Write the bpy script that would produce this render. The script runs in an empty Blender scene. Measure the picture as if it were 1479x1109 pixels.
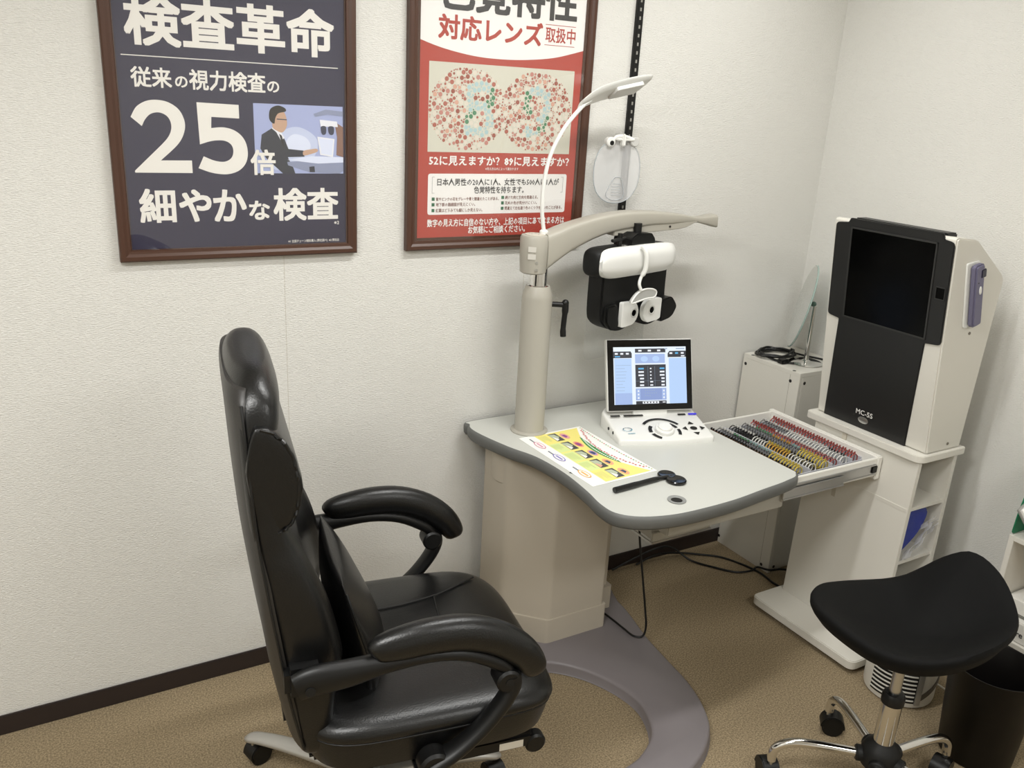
import bpy, bmesh, math, random
from mathutils import Vector, Matrix
random.seed(7)
SC = bpy.context.scene
COL = SC.collection

# ------------------------------------------------------------------ camera
W_PX, H_PX, F_PX = 1479, 1109, 1244.1
YAW, PITCH, ROLL = math.radians(30.925), math.radians(18.508), math.radians(-3.175)
fw = Vector((math.sin(YAW) * math.cos(PITCH), math.cos(YAW) * math.cos(PITCH), -math.sin(PITCH)))
r0 = Vector((math.cos(YAW), -math.sin(YAW), 0))
d0 = fw.cross(r0)
rt = r0 * math.cos(ROLL) + d0 * math.sin(ROLL)
dn = d0 * math.cos(ROLL) - r0 * math.sin(ROLL)
cam_data = bpy.data.cameras.new('camera')
cam = bpy.data.objects.new('camera', cam_data)
COL.objects.link(cam)
cam_data.sensor_width = 36.0
cam_data.lens = F_PX / W_PX * 36.0
cam_data.clip_start = 0.02
cam.matrix_world = Matrix(((rt.x, -dn.x, -fw.x, 0.0), (rt.y, -dn.y, -fw.y, -2.36), (rt.z, -dn.z, -fw.z, 1.7523), (0, 0, 0, 1)))
SC.camera = cam

# ------------------------------------------------------------------ world, lights, exposure
world = bpy.data.worlds.new('room_air')
SC.world = world
world.use_nodes = True
wb = world.node_tree.nodes['Background']
wb.inputs[0].default_value = (1.0, 0.96, 0.9, 1)
wb.inputs[1].default_value = 0.45
CEIL = 2.5

def ceiling_lamp(name, x, y, sx, sy, watts, rot=0.0, color=(1.0, 0.998, 0.972)):
    d = bpy.data.lights.new(name, 'AREA')
    d.shape = 'RECTANGLE'
    d.size, d.size_y = sx, sy
    d.energy = watts
    d.color = color
    o = bpy.data.objects.new(name, d)
    COL.objects.link(o)
    o.location = (x, y, CEIL - 0.04)
    o.rotation_euler = (0, 0, rot)
    return o

ceiling_lamp('ceiling_lamp', 1.30, -0.90, 1.0, 0.10, 18.5)
ceiling_lamp('ceiling_lamp.001', 2.15, -0.50, 0.30, 0.10, 3)
ceiling_lamp('ceiling_lamp.002', -0.50, -1.75, 1.2, 0.4, 46)
ceiling_lamp('ceiling_lamp.003', 1.5, -2.9, 1.2, 0.5, 24)
SC.view_settings.view_transform = 'Standard'
SC.view_settings.look = 'None'
SC.view_settings.exposure = 0.09
SC.view_settings.gamma = 1.0
SC.view_settings.use_curve_mapping = False

# ------------------------------------------------------------------ materials
def lin(h):
    h = h.lstrip('#')
    out = []
    for i in (0, 2, 4):
        v = int(h[i:i + 2], 16) / 255
        out.append(v / 12.92 if v <= 0.04045 else ((v + 0.055) / 1.055) ** 2.4)
    return tuple(out) + (1.0,)

MATS = {}
def mat(name, color, rough=0.5, metal=0.0, spec=0.5, bump=None, vary=0.0, vscale=8.0, coat=0.0, alpha=1.0, emit=None, estr=1.0):
    """bump = (scale, strength, stretch_x, stretch_z)"""
    if name in MATS:
        return MATS[name]
    m = bpy.data.materials.new(name)
    m.use_nodes = True
    nt = m.node_tree
    b = nt.nodes['Principled BSDF']
    col = lin(color) if isinstance(color, str) else tuple(color) + (1.0,)
    b.inputs['Base Color'].default_value = col
    b.inputs['Roughness'].default_value = rough
    b.inputs['Metallic'].default_value = metal
    b.inputs['Specular IOR Level'].default_value = spec
    b.inputs['Coat Weight'].default_value = coat
    b.inputs['Alpha'].default_value = alpha
    if emit:
        b.inputs['Emission Color'].default_value = lin(emit)
        b.inputs['Emission Strength'].default_value = estr
    tc = None
    if bump or vary:
        tc = nt.nodes.new('ShaderNodeTexCoord')
    if bump:
        mp = nt.nodes.new('ShaderNodeMapping')
        mp.inputs['Scale'].default_value = bump[2] if len(bump) > 2 else (1, 1, 1)
        n = nt.nodes.new('ShaderNodeTexNoise')
        n.inputs['Scale'].default_value = bump[0]
        n.inputs['Detail'].default_value = 4.0
        bp = nt.nodes.new('ShaderNodeBump')
        bp.inputs['Strength'].default_value = bump[1]
        bp.inputs['Distance'].default_value = bump[3] if len(bump) > 3 else 0.002
        nt.links.new(tc.outputs['Object'], mp.inputs['Vector'])
        nt.links.new(mp.outputs['Vector'], n.inputs['Vector'])
        nt.links.new(n.outputs['Fac'], bp.inputs['Height'])
        nt.links.new(bp.outputs['Normal'], b.inputs['Normal'])
    if vary:
        n2 = nt.nodes.new('ShaderNodeTexNoise')
        n2.inputs['Scale'].default_value = vscale
        n2.inputs['Detail'].default_value = 6.0
        rp = nt.nodes.new('ShaderNodeValToRGB')
        rp.color_ramp.elements[0].position = 0.32
        rp.color_ramp.elements[1].position = 0.68
        rp.color_ramp.elements[0].color = tuple(c * (1 - vary) for c in col[:3]) + (1,)
        rp.color_ramp.elements[1].color = tuple(min(1, c * (1 + vary)) for c in col[:3]) + (1,)
        nt.links.new(tc.outputs['Object'], n2.inputs['Vector'])
        nt.links.new(n2.outputs['Fac'], rp.inputs['Fac'])
        nt.links.new(rp.outputs['Color'], b.inputs['Base Color'])
    MATS[name] = m
    return m

def glass_mat(name, tint=(1, 1, 1), base=0.05, rough=0.02, milky=0.0):
    """thin clear pane: see-through with a small reflection, optionally a little milky"""
    if name in MATS:
        return MATS[name]
    m = bpy.data.materials.new(name)
    m.use_nodes = True
    nt = m.node_tree
    nt.nodes.clear()
    out = nt.nodes.new('ShaderNodeOutputMaterial')
    tr = nt.nodes.new('ShaderNodeBsdfTransparent')
    tr.inputs[0].default_value = tuple(tint) + (1,)
    gl = nt.nodes.new('ShaderNodeBsdfGlossy')
    gl.inputs['Roughness'].default_value = rough
    fr = nt.nodes.new('ShaderNodeValue')
    fr.outputs[0].default_value = base
    mx = nt.nodes.new('ShaderNodeMixShader')
    nt.links.new(fr.outputs[0], mx.inputs[0])
    nt.links.new(tr.outputs[0], mx.inputs[1])
    nt.links.new(gl.outputs[0], mx.inputs[2])
    last = mx
    if milky:
        df = nt.nodes.new('ShaderNodeBsdfDiffuse')
        df.inputs[0].default_value = (0.9, 0.9, 0.9, 1)
        mk = nt.nodes.new('ShaderNodeMixShader')
        mk.inputs[0].default_value = milky
        nt.links.new(mx.outputs[0], mk.inputs[1])
        nt.links.new(df.outputs[0], mk.inputs[2])
        last = mk
    nt.links.new(last.outputs[0], out.inputs[0])
    MATS[name] = m
    return m

def emit_mat(name, color, strength=1.0):
    if name in MATS:
        return MATS[name]
    m = bpy.data.materials.new(name)
    m.use_nodes = True
    nt = m.node_tree
    b = nt.nodes['Principled BSDF']
    b.inputs['Base Color'].default_value = (0.01, 0.01, 0.01, 1)
    b.inputs['Roughness'].default_value = 0.25
    b.inputs['Emission Color'].default_value = lin(color)
    b.inputs['Emission Strength'].default_value = strength
    MATS[name] = m
    return m

# ------------------------------------------------------------------ mesh helpers
def cat(pts, n=6, closed=False):
    """Catmull-Rom through tuples of any length"""
    P = [tuple(p) for p in pts]
    if len(P) < 3:
        return P
    out = []
    L = len(P)
    segs = L if closed else L - 1
    for i in range(segs):
        a = P[(i - 1) % L] if closed or i > 0 else P[0]
        b = P[i % L]
        c = P[(i + 1) % L]
        d = P[(i + 2) % L] if closed or i + 2 < L else P[-1]
        for k in range(n):
            t = k / n
            out.append(tuple(0.5 * (2 * q + (r - p) * t + (2 * p - 5 * q + 4 * r - s) * t * t + (3 * q - p - 3 * r + s) * t ** 3)
                             for p, q, r, s in zip(a, b, c, d)))
    if not closed:
        out.append(P[-1])
    return out

def round_poly(pts, r, n=5):
    """fillet the corners of a 2D polygon; r a number or one per corner"""
    out = []
    L = len(pts)
    for i, p in enumerate(pts):
        rr = r[i] if isinstance(r, (list, tuple)) else r
        p = Vector(p)
        a = Vector(pts[i - 1]) - p
        b = Vector(pts[(i + 1) % L]) - p
        if rr <= 0:
            out.append(tuple(p))
            continue
        q = min(rr, a.length * 0.49, b.length * 0.49)
        s, e = p + a.normalized() * q, p + b.normalized() * q
        for k in range(n + 1):
            t = k / n
            v = s * (1 - t) ** 2 + p * 2 * t * (1 - t) + e * t * t
            out.append((v.x, v.y))
    return out

def rect(x0, x1, y0, y1):
    return [(x0, y0), (x1, y0), (x1, y1), (x0, y1)]

def sell(cx, cy, rx, ry, n=32, e=3.0):
    out = []
    for k in range(n):
        t = 2 * math.pi * k / n
        c, s = math.cos(t), math.sin(t)
        out.append((cx + rx * math.copysign(abs(c) ** (2 / e), c), cy + ry * math.copysign(abs(s) ** (2 / e), s)))
    return out

class Plane3:
    def __init__(s, o, ux, uy):
        s.o, s.ux, s.uy = Vector(o), Vector(ux).normalized(), Vector(uy).normalized()
        s.n = s.ux.cross(s.uy).normalized()
    def p(s, a, b, off=0.0):
        return s.o + s.ux * a + s.uy * b + s.n * off

WALLP = Plane3((0, 0, 0), (1, 0, 0), (0, 0, 1))
FLATP = Plane3((0, 0, 0), (1, 0, 0), (0, 1, 0))

class MB:
    def __init__(self):
        self.v, self.f, self.m = [], [], []
        self.M = None
    def raw(self, verts, faces, mi=0):
        n = len(self.v)
        for p in verts:
            p = Vector(p)
            self.v.append(self.M @ p if self.M else p)
        for f in faces:
            self.f.append([n + i for i in f])
            self.m.append(mi)
        return self
    def bm(self, b, mi=0):
        b.verts.index_update()
        self.raw([v.co.copy() for v in b.verts], [[v.index for v in f.verts] for f in b.faces], mi)
        b.free()
        return self
    def _bev(self, b, r, seg=2, ang=30):
        if r > 0:
            b.normal_update()
            es = [e for e in b.edges if len(e.link_faces) == 2 and e.calc_face_angle(0) > math.radians(ang)]
            bmesh.ops.bevel(b, geom=es, offset=r, segments=seg, affect='EDGES', clamp_overlap=True)
    def box(self, x0, x1, y0, y1, z0, z1, r=0.0, mi=0, seg=2):
        b = bmesh.new()
        bmesh.ops.create_cube(b, size=1.0)
        for v in b.verts:
            v.co = Vector((x0 + (v.co.x + .5) * (x1 - x0), y0 + (v.co.y + .5) * (y1 - y0), z0 + (v.co.z + .5) * (z1 - z0)))
        self._bev(b, r, seg)
        return self.bm(b, mi)
    def prism(self, poly, plane, h0, h1, r=0.0, mi=0, seg=2, ang=30):
        b = bmesh.new()
        area = sum(poly[i - 1][0] * poly[i][1] - poly[i][0] * poly[i - 1][1] for i in range(len(poly)))
        if area < 0:
            poly = poly[::-1]
        lo = [b.verts.new(plane.p(p[0], p[1], h0)) for p in poly]
        hi = [b.verts.new(plane.p(p[0], p[1], h1)) for p in poly]
        b.faces.new(hi)
        b.faces.new(lo[::-1])
        for i in range(len(poly)):
            b.faces.new((lo[i - 1], lo[i], hi[i], hi[i - 1]))
        self._bev(b, r, seg, ang)
        return self.bm(b, mi)
    def flat(self, poly, plane, off=0.0, mi=0):
        area = sum(poly[i - 1][0] * poly[i][1] - poly[i][0] * poly[i - 1][1] for i in range(len(poly)))
        if area < 0:
            poly = poly[::-1]
        return self.raw([plane.p(p[0], p[1], off) for p in poly], [list(range(len(poly)))], mi)
    def disc(self, cx, cy, r, plane, off=0.0, mi=0, n=16, ry=None):
        return self.flat([(cx + r * math.cos(2 * math.pi * k / n), cy + (ry or r) * math.sin(2 * math.pi * k / n)) for k in range(n)], plane, off, mi)
    def loft(self, secs, mi=0, caps=True, closed_ring=True):
        n = len(secs[0])
        vs = [p for s in secs for p in s]
        fs = []
        for i in range(len(secs) - 1):
            for k in range(n if closed_ring else n - 1):
                a, c = i * n + k, i * n + (k + 1) % n
                fs.append([a, c, c + n, a + n])
        if caps and closed_ring:
            fs.append(list(range(n))[::-1])
            fs.append([(len(secs) - 1) * n + k for k in range(n)])
        return self.raw(vs, fs, mi)
    def lathe(self, prof, origin=(0, 0, 0), axis=(0, 0, 1), seg=32, mi=0, caps=True):
        ax = Vector(axis).normalized()
        a = ax.orthogonal().normalized()
        c = ax.cross(a)
        o = Vector(origin)
        secs = [[o + ax * h + (a * math.cos(2 * math.pi * k / seg) + c * math.sin(2 * math.pi * k / seg)) * max(r, 1e-5) for k in range(seg)] for r, h in prof]
        return self.loft(secs, mi, caps)
    def cyl(self, p0, p1, r, r1=None, seg=24, mi=0, bev=0.0):
        p0, p1 = Vector(p0), Vector(p1)
        L = (p1 - p0).length
        r1 = r if r1 is None else r1
        prof = [(r, 0), (r1, L)] if bev <= 0 else [(r - bev, 0), (r, bev), (r1, L - bev), (r1 - bev, L)]
        return self.lathe(prof, p0, p1 - p0, seg, mi)
    def tube(self, pts, r, seg=10, mi=0, sx=1.0, up=None):
        """round or oval tube; r may be a list; sx scales the side axis; up fixes the frame"""
        P = [Vector(p) for p in pts]
        secs = []
        nrm = None
        for i, p in enumerate(P):
            t = (P[min(i + 1, len(P) - 1)] - P[max(i - 1, 0)]).normalized()
            if up is not None:
                s = Vector(up).cross(t).normalized()
                nrm = t.cross(s)
            else:
                if nrm is None:
                    nrm = t.orthogonal().normalized()
                nrm = (nrm - t * nrm.dot(t)).normalized()
                s = nrm.cross(t)
            rr = r[i] if isinstance(r, (list, tuple)) else r
            ry, rx = rr if isinstance(rr, (list, tuple)) else (rr, rr * sx)
            secs.append([p + s * (rx * math.cos(2 * math.pi * k / seg)) + nrm * (ry * math.sin(2 * math.pi * k / seg)) for k in range(seg)])
        return self.loft(secs, mi)
    def ball(self, c, r, mi=0, seg=20, sz=1.0):
        prof = [(r * math.sin(math.pi * k / 10), -r * sz * math.cos(math.pi * k / 10)) for k in range(11)]
        return self.lathe(prof, c, (0, 0, 1), seg, mi)
    def text(self, body, x0, x1, y0, y1, plane, off=0.0, mi=0, bold=0.03, res=2):
        """flat glyphs fitted to a box; weight comes from slightly shifted copies of the strokes"""
        cu = bpy.data.curves.new('glyphs', 'FONT')
        cu.body = body
        cu.resolution_u = res
        o = bpy.data.objects.new('glyphs', cu)
        COL.objects.link(o)
        dg = bpy.context.evaluated_depsgraph_get()
        dg.update()
        me = bpy.data.meshes.new_from_object(o.evaluated_get(dg))
        xs = [v.co.x for v in me.vertices]
        ys = [v.co.y for v in me.vertices]
        ax, bx, ay, by = min(xs), max(xs), min(ys), max(ys)
        sx = (x1 - x0) / (bx - ax + 2 * bold)
        sy = (y1 - y0) / (by - ay + 2 * bold)
        sh = [(0, 0)] if bold < .008 else [(bold * i, bold * j) for i in (-1, 0, 1) for j in (-1, 0, 1)]
        fs = [list(f.vertices) for f in me.polygons]
        for k, (dx, dy) in enumerate(sh):
            self.raw([plane.p(x0 + (v.co.x - ax + bold + dx) * sx, y0 + (v.co.y - ay + bold + dy) * sy, off + k * 2e-5) for v in me.vertices], fs, mi)
        bpy.data.objects.remove(o)
        bpy.data.curves.remove(cu)
        bpy.data.meshes.remove(me)
        return self
    def build(self, name, mats, parent=None, local=False, sharp=38, loc=None, displace=None):
        me = bpy.data.meshes.new(name)
        vs = self.v
        if parent is not None and not local:
            inv = FRAME[parent.name].inverted()
            vs = [inv @ p for p in vs]
        elif loc is not None:
            L = Vector(loc)
            vs = [p - L for p in vs]
        me.from_pydata([tuple(p) for p in vs], [], self.f)
        for mm in (mats if isinstance(mats, (list, tuple)) else [mats]):
            me.materials.append(mm)
        me.polygons.foreach_set('material_index', self.m)
        me.polygons.foreach_set('use_smooth', [True] * len(self.f))
        me.update()
        me.validate()
        me.set_sharp_from_angle(angle=math.radians(sharp))
        o = bpy.data.objects.new(name, me)
        COL.objects.link(o)
        if parent is not None:
            o.parent = parent
            FRAME[o.name] = FRAME[parent.name]
        else:
            if loc is not None:
                o.location = loc
            FRAME[o.name] = Matrix.Translation(loc or (0, 0, 0))
        return o

FRAME = {}
def tag(o, label, category, group=None, kind=None):
    o['label'] = label
    o['category'] = category
    if group:
        o['group'] = group
    if kind:
        o['kind'] = kind
    return o

def thing(name, label, category, loc=(0, 0, 0), deg=0.0, group=None):
    o = bpy.data.objects.new(name, None)
    o.empty_display_size = 0.05
    COL.objects.link(o)
    o.location = loc
    o.rotation_euler = (0, 0, math.radians(deg))
    FRAME[o.name] = Matrix.Translation(loc) @ Matrix.Rotation(math.radians(deg), 4, 'Z')
    return tag(o, label, category, group)

def struct(o):
    o['kind'] = 'structure'
    return o

# ------------------------------------------------------------------ palette
M_WALL = mat('woven_wallpaper', (0.775, 0.765, 0.725), 0.85, spec=0.2, bump=(115, .85, (1.0, 1.0, 4.0), .004))
M_CEIL = mat('ceiling_paint', (0.8, 0.78, 0.74), 0.9, spec=0.2)
M_CARPET = mat('brown_carpet', (0.275, 0.215, 0.135), 0.95, spec=0.1, bump=(500, 0.15), vary=0.40, vscale=210)
M_SKIRT = mat('dark_brown_skirting', '#2b2220', 0.45, bump=(40, 0.1, (0.2, 1, 6)))
M_FRAME = mat('brown_frame_wood', '#4a2f22', 0.38, bump=(60, 0.06, (0.3, 1, 0.3)))
M_WHITE = mat('white_plastic', '#e9e7e0', 0.38)
M_PURE = mat('bright_white_plastic', '#e6e6e2', 0.32)
M_CREAM = mat('cream_enamel', '#aaa69b', 0.42)
M_CREAM2 = mat('warm_cream_panel', '#b9b0a1', 0.5)
M_TOP = mat('pale_grey_laminate', '#c6c7c1', 0.34, vary=0.012, vscale=300)
M_EDGE = mat('dark_grey_edging', '#636462', 0.5)
M_BASE = mat('mauve_grey_enamel', '#7b7577', 0.42)
M_MEL = mat('white_melamine', '#dcd9d0', 0.5)
M_BLACK = mat('black_plastic', '#0c0c0c', 0.42, spec=0.4)
M_SOFTB = mat('matte_black', '#141414', 0.55, spec=0.35)
M_LEATH = mat('black_leather', '#0d0d0d', 0.32, bump=(260, 0.22), vary=0.08, vscale=30)
M_FABRIC = mat('black_seat_fabric', '#090909', 0.7, spec=0.18, bump=(900, 0.5))
M_SEAM = mat('seam_piping', '#0a0a0a', 0.5)
M_CHROME = mat('chrome', (0.78, 0.77, 0.75), 0.10, metal=1.0)
M_STEEL = mat('brushed_steel', (0.62, 0.62, 0.61), 0.28, metal=1.0)
M_SILVER = mat('silver_paint', '#b9b7b2', 0.32, metal=0.55)
M_GLASS = glass_mat('clear_glass')
M_PANE = glass_mat('picture_glazing', base=0.055, rough=0.02)
M_ACRYL = glass_mat('clear_acrylic', tint=(0.975, 0.98, 0.98), base=0.03, milky=0.03)
M_DARKSCREEN = mat('black_glass', '#050505', 0.08)
M_SCREW = mat('black_screw_cap', '#1a1817', 0.5)

# ------------------------------------------------------------------ the room
XL, XR, YF = -1.6, 2.748, -4.2
struct(MB().box(XL - .1, XR + .1, 0.0, 0.1, 0, CEIL).build('wall_back', M_WALL))
struct(MB().box(XR, XR + .1, YF, 0.0, 0, CEIL).build('wall_right', M_WALL))
struct(MB().box(XL - .1, XL, YF, 0.0, 0, CEIL).build('wall_left', M_WALL))
struct(MB().box(XL - .1, XR + .1, YF - .1, YF, 0, CEIL).build('wall_front', M_WALL))
struct(MB().box(XL - .1, XR + .1, YF - .1, 0.1, -0.1, 0).build('floor', M_CARPET))
struct(MB().box(XL - .1, XR + .1, YF - .1, 0.1, CEIL, CEIL + .1).build('ceiling', M_CEIL))
struct(MB().box(XL, XR, -0.009, 0, 0, 0.060, 0.002).build('baseboard_back', M_SKIRT))
struct(MB().box(XR - .009, XR, YF, -0.009, 0, 0.060, 0.002).build('baseboard_right', M_SKIRT))
struct(MB().box(XL, XL + .009, YF, -0.009, 0, 0.060, 0.002).build('baseboard_left', M_SKIRT))
# the butt joint in the wallpaper below the dark poster
struct(MB().box(0.6555, 0.6563, -0.0006, 0, 0.06, 1.30).build('trim_1', mat('paper_joint', '#c4beb0', 0.9)))
struct(MB().box(1.4350, 1.4358, -0.0006, 0, 0.06, 1.29).build('trim_2', MATS['paper_joint']))

# ------------------------------------------------------------------ posters
def wp(off):
    return Plane3((0, -off, 0), (1, 0, 0), (0, 0, 1))

def picture_frame(root, x0, x1, z0, z1, w):
    """four mitred mouldings"""
    prof = [(0, 0.001), (0, 0.020), (0.004, 0.0235), (0.013, 0.0235), (0.020, 0.019), (0.026, 0.0185), (0.028, 0.014), (w, 0.014), (w, 0.001)]
    cs = [(x0, z0, 1, 1), (x1, z0, -1, 1), (x1, z1, -1, -1), (x0, z1, 1, -1)]
    for i in range(4):
        a, b = cs[i], cs[(i + 1) % 4]
        secs = [[(c[0] + c[2] * d, -h, c[1] + c[3] * d) for d, h in prof] for c in (a, b)]
        MB().loft(secs).build('frame_rail', M_FRAME, root, sharp=25)

NAVY = mat('navy_print', '#2b2842', 0.45)
OFFW = mat('white_ink', '#f1eee8', 0.5)
# --- dark poster
PX0, PX1, PZ0, PZ1 = 0.239, 0.8615, 1.302, 2.172
t = thing('framed_poster', 'dark navy eye-test poster with a huge white 25, in brown frame', 'poster', (0.55, 0, PZ0))
picture_frame(t, PX0, PX1, PZ0, PZ1, 0.030)
MB().box(PX0 + .02, PX1 - .02, -0.0105, -0.001, PZ0 + .02, PZ1 - .02).build('print_sheet', NAVY, t)
b = MB()
q = wp(0.0112)
T = [('検査革命', .2928, .804, 1.8184, 1.9349, .026), ('従来', .2987, .3916, 1.724, 1.7708, .02), ('の', .399, .4282, 1.7274, 1.7535, .02),
     ('視力検査', .4323, .6196, 1.7233, 1.7716, .02), ('の', .6237, .6547, 1.7264, 1.7537, .02),      ('細', .2941, .3809, 1.3982, 1.4834, .025),
     ('や', .3888, .4688, 1.3986, 1.4811, .025), ('か', .4732, .5582, 1.3978, 1.4806, .025), ('な', .5643, .6192, 1.40, 1.4509, .025),
     ('検査', .6291, .8103, 1.3959, 1.4836, .025), ('※2', .7974, .8119, 1.3834, 1.3924, .01),
     ('※1 全国チェーン眼科導入 (弊社調べ)  ※2 弊社比', .6668, .8113, 1.3345, 1.3440, .01)]
for s, x0, x1, z0, z1, bo in T:
    b.text(s, x0, x1, z0, z1, q, 0, 0, bo, 3 if len(s) == 1 else 2)
b.flat(rect(.2809, .8132, 1.7943, 1.7964), q)
b.text('倍', .5729, .6383, 1.5178, 1.5831, wp(.01372), 0, 0, .024, 3)
def dig(parts, zx0, zx1, X0, X1, zy0, zy1, Z0_, Z1_):
    pts = []
    for smooth, pl_ in parts:
        pts += cat(pl_, 5) if smooth else pl_
    b.flat([(X0 + (x - zx0) / (zx1 - zx0) * (X1 - X0), Z1_ - (y - zy0) / (zy1 - zy0) * (Z1_ - Z0_)) for x, y in pts], q)
dig([(1, [(197, 470), (222, 430), (262, 406), (305, 400), (352, 409), (392, 438), (411, 487), (402, 535), (372, 580), (303, 641)]), (0, [(430, 640), (430, 692), (197, 691), (197, 683)]),
     (1, [(310, 578), (340, 545), (354, 512), (352, 482), (337, 460), (308, 449), (276, 456), (253, 478), (238, 505)])], 195, 430, .2901, .4269, 400, 692, 1.522, 1.6961)
dig([(0, [(462, 413), (628, 417), (628, 471), (517, 468)]), (1, [(514, 512), (565, 508), (612, 522), (645, 555), (657, 602), (649, 647), (619, 681), (570, 697), (510, 692), (455, 673)]),
     (1, [(478, 625), (520, 642), (560, 646), (588, 631), (598, 603), (590, 576), (562, 561), (515, 563), (466, 578)])], 455, 657, .4419, .5673, 412, 697, 1.5194, 1.6951)
b.build('white_lettering', OFFW, t)
# printed photograph of an optician at an instrument: flat colour shapes
ph = MB()
cols = ['#a9b3dc', '#c9d2ee', '#31333f', '#c9a58d', '#25211f', '#eceef6', '#8f97b4', '#dfe6fb', '#8c6a5c', '#3b3e52']
pm = [mat('photo_ink_%s' % 'abcdefghij'[i], c, 0.5) for i, c in enumerate(cols)]
fx, fz, fw_, fh_ = .5856, 1.5221, .2396, .1761
def pp(pts):   # poster-photo coordinates 0..1 -> wall
    return [(fx + u * fw_, fz + v * fh_) for u, v in pts]
L0 = [0.0116]
def shape(mi, pts, smooth=0):
    L0[0] += 0.00006
    ph.flat(pp(cat(pts, smooth, True) if smooth else pts), wp(L0[0]), 0, mi)
shape(0, [(0, 0), (1, 0), (1, 1), (0, 1)])
shape(1, [(.22, .05), (.62, .2), (.7, .5), (.5, .68), (.3, .6), (.25, .3)], 5)
shape(7, [(.36, .35), (.5, .28), (.62, .38), (.58, .52), (.45, .58), (.36, .5)], 5)
shape(2, [(.06, .36), (.08, .56), (.20, .66), (.27, .62), (.33, .50), (.37, .36), (.54, .34), (.55, .25), (.36, .24), (.42, .08), (.44, 0), (.30, 0), (.12, .22)])
shape(5, [(.19, .655), (.25, .70), (.33, .52), (.29, .48), (.24, .60)])
shape(4, [(.27, .58), (.30, .55), (.33, .38), (.30, .42)])
shape(3, [(.20, .68), (.22, .88), (.30, .93), (.35, .84), (.36, .70), (.31, .60), (.25, .62)], 4)
shape(4, [(.17, .78), (.18, .92), (.26, .98), (.34, .95), (.35, .90), (.27, .87), (.235, .80), (.22, .72)], 4)
shape(9, [(.25, .795), (.36, .79), (.36, .775), (.25, .78)])
shape(3, [(.54, .335), (.62, .36), (.69, .37), (.70, .33), (.62, .29), (.54, .27)], 4)
shape(6, [(.35, .17), (1, .24), (1, .04), (.95, 0), (.60, .02), (.36, .12)])
shape(7, [(.35, .20), (.62, .26), (1, .25), (1, .17), (.7, .15)])
shape(5, [(.70, .55), (.90, .52), (.88, .25), (.73, .28)])
shape(7, [(.715, .53), (.885, .505), (.865, .275), (.745, .30)])
shape(8, [(.90, .78), (1, .70), (1, .25), (.92, .28), (.93, .55)])
shape(6, [(.66, .88), (.80, .95), (1, .93), (1, .86), (.82, .88), (.68, .84)])
shape(5, [(.73, .80), (.93, .78), (.94, .70), (.74, .70)])
shape(9, [(.745, .70), (.80, .70), (.80, .60), (.765, .58), (.745, .62)], 3)
shape(9, [(.83, .70), (.89, .70), (.89, .60), (.855, .58), (.83, .62)], 3)
shape(2, [(.60, .10), (.66, .11), (.665, .02), (.605, .02)])
ph.build('printed_photo', pm, t)
MB().box(PX0 + .026, PX1 - .026, -0.0152, -0.0142, PZ0 + .026, PZ1 - .026).build('glazing', M_PANE, t)

# --- red colour-vision poster
QX0, QX1, QZ0, QZ1 = 1.0136, 1.632, 1.300, 2.170
t = thing('framed_poster', 'red and white colour-vision poster with a dotted number plate, in brown frame', 'poster', (1.32, 0, QZ0))
picture_frame(t, QX0, QX1, QZ0, QZ1, 0.036)
RED = mat('red_print', '#b2463a', 0.45)
MB().box(QX0 + .02, QX1 - .02, -0.0105, -0.001, QZ0 + .02, QZ1 - .02).build('print_sheet', RED, t)
PAPW = mat('paper_white', '#f3f1ee', 0.5)
REDI = mat('red_ink', '#b04236', 0.5)
DARKI = mat('charcoal_ink', '#3c3b3c', 0.5)
BROWNI = mat('brown_ink', '#7c4a40', 0.5)
GREENI = mat('green_ink', '#2f6b4a', 0.5)
PLATE = mat('plate_grey', '#d3d1c2', 0.5)
b = MB()
q = wp(0.0109)
arc = cat([(1.04, 1.889), (1.12, 1.868), (1.22, 1.853), (1.31, 1.8498), (1.40, 1.854), (1.50, 1.867), (1.61, 1.896)], 6)
b.flat(arc + [(1.61, 2.145), (1.04, 2.145)], q, 0, 0)
b.flat(round_poly(rect(1.0831, 1.5676, 1.4034, 1.5229), .008), q, 0, 0)
b.flat(rect(1.0795, 1.5699, 1.5846, 1.8316), q, 0, 1)
b.build('printed_panel', [PAPW, PLATE], t)
b = MB()
q = wp(0.0114)
TT = [('色覚特性', 1.1029, 1.5642, 1.9678, 2.0770, .03, 1), ('対応レンズ', 1.1048, 1.4464, 1.892, 1.9581, .025, 0), ('取扱中', 1.4563, 1.5634, 1.9076, 1.9505, .012, 0),
      ('52に見えますか？89に見えますか？', 1.0847, 1.5720, 1.5462, 1.5741, .022, 2), ('※見え方は人によって異なります', 1.2717, 1.387, 1.5336, 1.542, .01, 2),
      ('日本人男性の20人に1人、女性でも500人に1人が', 1.1128, 1.5388, 1.4882, 1.5095, .015, 1), ('色覚特性を持ちます。', 1.2357, 1.4107, 1.4646, 1.4861, .015, 1),
      ('紫やピンクの花をグレーや青と間違えたことがある。', 1.1100, 1.3232, 1.4437, 1.4542, .01, 3), ('地下鉄の路線図が見えにくい。', 1.1100, 1.2416, 1.4273, 1.4385, .01, 3),
      ('紅葉はどうみても緑にしか見えない。', 1.1100, 1.2669, 1.4102, 1.4215, .01, 3), ('焼けた肉と生肉を間違える。', 1.3450, 1.4646, 1.4466, 1.4575, .01, 3),
      ('花火の色が見分けにくい。', 1.3450, 1.4614, 1.4298, 1.4407, .01, 3), ('間違えて左右違う色のくつ下を履いたことがある。', 1.3450, 1.5567, 1.4136, 1.4247, .01, 3),
      ('数字の見え方に自信のない方や、上記の項目にあてはまる方は', 1.0828, 1.5689, 1.3671, 1.3905, .022, 2), ('お気軽にご相談ください。', 1.2204, 1.4231, 1.3433, 1.3669, .022, 2)]
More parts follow.
